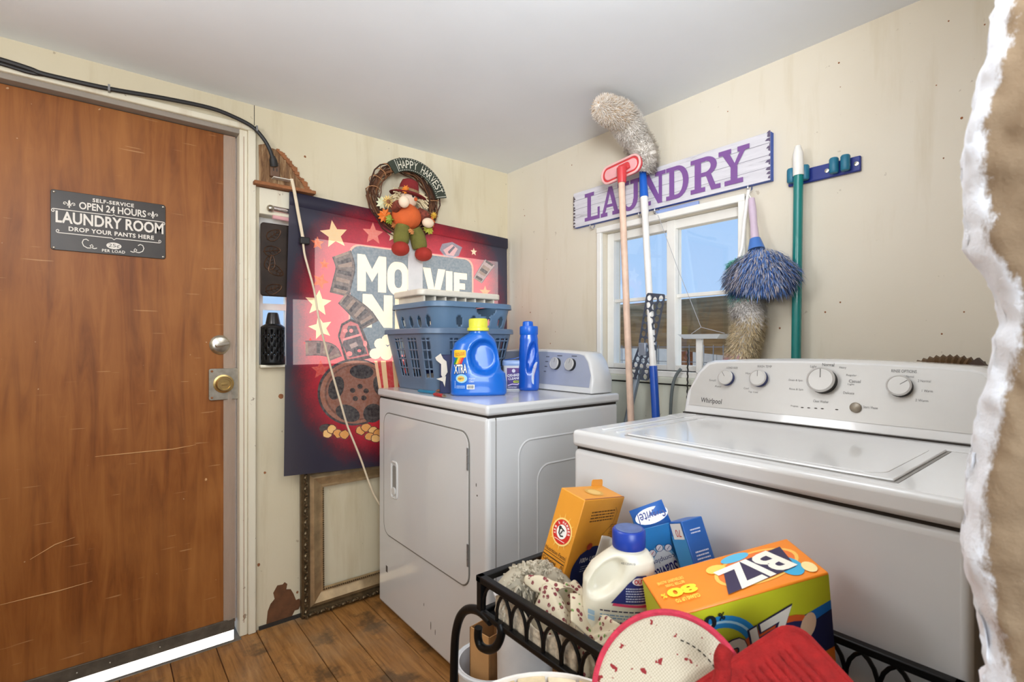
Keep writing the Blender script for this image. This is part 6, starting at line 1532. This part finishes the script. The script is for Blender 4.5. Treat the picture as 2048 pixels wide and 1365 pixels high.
rmt = thing('round_mat', 'round canvas-backed mat with pink red rim and red stains over the cart edge', 'mat', tuple(mc), tuple(nrm_.to_track_quat('Z', 'Y').to_euler()))
RM = .0865
def disc(u, v):
    r = RM*v; a = 2*PI*u; return Vector((r*math.cos(a), r*math.sin(a), -.010*(v*v)*math.cos(2*a+.5)+.006*v*v*math.sin(a)))
MB(TM[rmt]).grid(disc, 48, 10, wrap=True).build('canvas_back', m_weave(), rmt, solid=.004, smooth=80)
MB(TM[rmt]).tube([disc(i/64, 1.0) for i in range(64)], .0040, 8, closed=True).build('bound_rim', mat('pink_red_binding', S(196, 52, 74), .9, var=.15, vs=60, bmp=.4), rmt)
st_ = MB(TM[rmt])
for i in range(16):
    a0, a1 = -.3+1.75*i/16, -.3+1.75*(i+.55)/16
    st_.tube([disc((a0)/(2*PI), .70)+Vector((0, 0, .0026)), disc((a1)/(2*PI), .70)+Vector((0, 0, .0026))], .0007, 4)
st_.build('stitching', M_BLACK, rmt)['kind'] = 'stuff'
rc_ = P(1590, 1462, d=.50); n2_ = (CAM-rc_).normalized()+Vector((.0, 0, .45)); n2_.normalize()
red = thing('red_ribbed_mat', 'thick red ribbed terry mat folded over the cart edge by the orange box', 'mat', tuple(rc_), tuple((n2_.to_track_quat('Z', 'Y').to_matrix() @ Matrix.Rotation(.80, 3, 'Z')).to_euler()))
def rmat(u, v):
    h = .075; x, y = (u-.5)*2*h, (v-.5)*2*h
    e = min(1, 9*min(u, 1-u, v, 1-v)); k = .0022*math.sin(u*PI*34+.5*math.sin(v*9)) if e >= 1 else .0018
    r = .020      # rounded corners
    ax, ay = max(0, abs(x)-(h-r)), max(0, abs(y)-(h-r)); l = math.hypot(ax, ay)
    if l > r: x -= math.copysign(ax*(1-r/l), x); y -= math.copysign(ay*(1-r/l), y)
    return Vector((x, y, k-.16*(x*x+y*y)*4*.6))
MB(TM[red]).grid(rmat, 140, 40).build('ribbed_face', M_REDT, red, solid=.006, smooth=80)
MB(TM[red]).tube([Vector((x, y, .001-.16*(x*x+y*y)*4*.6)) for x, y in rrect(-.075, .075, -.075, .075, .020, 6)], .0055, 8, closed=True).build('rolled_edge', M_REDT, red)
lp_ = thing('red_loop', 'fuzzy red hanging tab lying on the round mat', 'tab', tuple(P(1447, 1330, d=.53)))
MB().tube(catmull([P(1452, 1300, d=.535), P(1444, 1318, d=.53), P(1446, 1345, d=.525), P(1440, 1372, d=.52)], 4), .0085, 10).build('tab', M_REDT, lp_)

# --- small round plank-top table in front of the cart
stl = thing('plank_top_table', 'round side table with pale wood plank top and white rim by the cart', 'table', (-1.300, -1.715, 0))
SX, SY, SZ, SR = -1.300, -1.715, .650, .13
for i in range(6):
    y0 = -SR*.95+i*SR*1.9/6; y1 = y0+SR*1.9/6-.004; pts = []
    c_, s2 = math.cos(TH), math.sin(TH); a = []
    for y in [y0+(y1-y0)*k/6 for k in range(7)]: a.append((math.sqrt(max(0, (SR*.965)**2-y*y)), y))
    poly = a+[(-x, y) for x, y in reversed(a)]
    MB().prism([(SX+x*c_-y*s2, SY+x*s2+y*c_) for x, y in poly], SZ-.012, SZ-.002+.001*(i % 2), 'z').build('plank', mat('pale_plank_%d' % (i % 3), S(*((226, 204, 164), (212, 184, 136), (232, 214, 180))[i % 3]), .5, var=.2, vs=26), stl, bevel=.001)
MB().lathe([(SR*.968, SZ-.02), (SR, SZ-.02), (SR, SZ+.002), (SR*.968, SZ+.002), (SR*.968, SZ-.02)], 48, Matrix.Translation((SX, SY, 0))).build('rim', mat('white_rim', S(236, 230, 222), .5), stl)
MB().lathe([(SR*.97, SZ-.018), (SR*.97, SZ-.012)], 40, Matrix.Translation((SX, SY, 0))).build('table_base', M_RAW, stl)
for k in range(3):
    a = 2*PI*k/3+.4; MB().tube([(SX+.07*math.cos(a), SY+.07*math.sin(a), SZ-.018), (SX+.11*math.cos(a), SY+.11*math.sin(a), 0)], .012, 10).build('leg', M_RAW, stl)

# --- things on the floor behind the cart
bn_ = thing('white_bin', 'white plastic bin on the floor behind the cart hook', 'bin', (-.881, -1.038, 0))
MB().lathe([(.070, 0), (.075, .004), (.088, .245), (.095, .25), (.095, .256), (.085, .256), (.072, .01), (0, .008)], 40, Matrix.Translation((-.881, -1.038, 0))).build('bin_body', mat('white_bin_plastic', S(226, 228, 230), .35), bn_)
MB().tube([(-.881+.094*math.cos(a), -1.038+.094*math.sin(a), .254) for a in [2*PI*i/40 for i in range(40)]], .005, 6, closed=True).build('bin_rim', MC['white_bin_plastic'], bn_)
cbx = thing('cardboard_carton', 'upright brown cardboard carton standing in the white bin', 'carton', (-.881, -1.040, .012), (0, 0, .12))
CM = TM[cbx]; M_CARD = mat('cardboard', S(158, 112, 66), .8, var=.08)
MB(CM).box(-.044, .044, -.038, -.035, 0, .335).build('card_wall', M_CARD, cbx); MB(CM).box(-.044, .044, .035, .038, 0, .335).build('card_wall', M_CARD, cbx)
MB(CM).box(-.044, -.041, -.038, .038, 0, .335).build('card_wall', mat('cardboard_light', S(198, 150, 96), .8), cbx); MB(CM).box(.041, .044, -.038, .038, 0, .335).build('card_wall', M_CARD, cbx); MB(CM).box(-.044, .044, -.038, .038, 0, .003).build('card_base', M_CARD, cbx)
bk = thing('white_bucket', 'tall white plastic bucket on the floor under the cart', 'bucket', (-.905, -1.205, 0))
MB().lathe([(.058, 0), (.062, .005), (.068, .50), (.072, .50), (.072, .515), (.065, .515), (.058, .02), (0, .015)], 36, Matrix.Translation((-.905, -1.205, 0))).build('bucket_body', mat('white_bucket_plastic', S(224, 224, 224), .35), bk)
MB().tube([(-.905+.072*math.cos(a), -1.205+.072*math.sin(a), .51) for a in [2*PI*i/36 for i in range(36)]], .004, 6, closed=True).build('bucket_rim', MC['white_bucket_plastic'], bk)
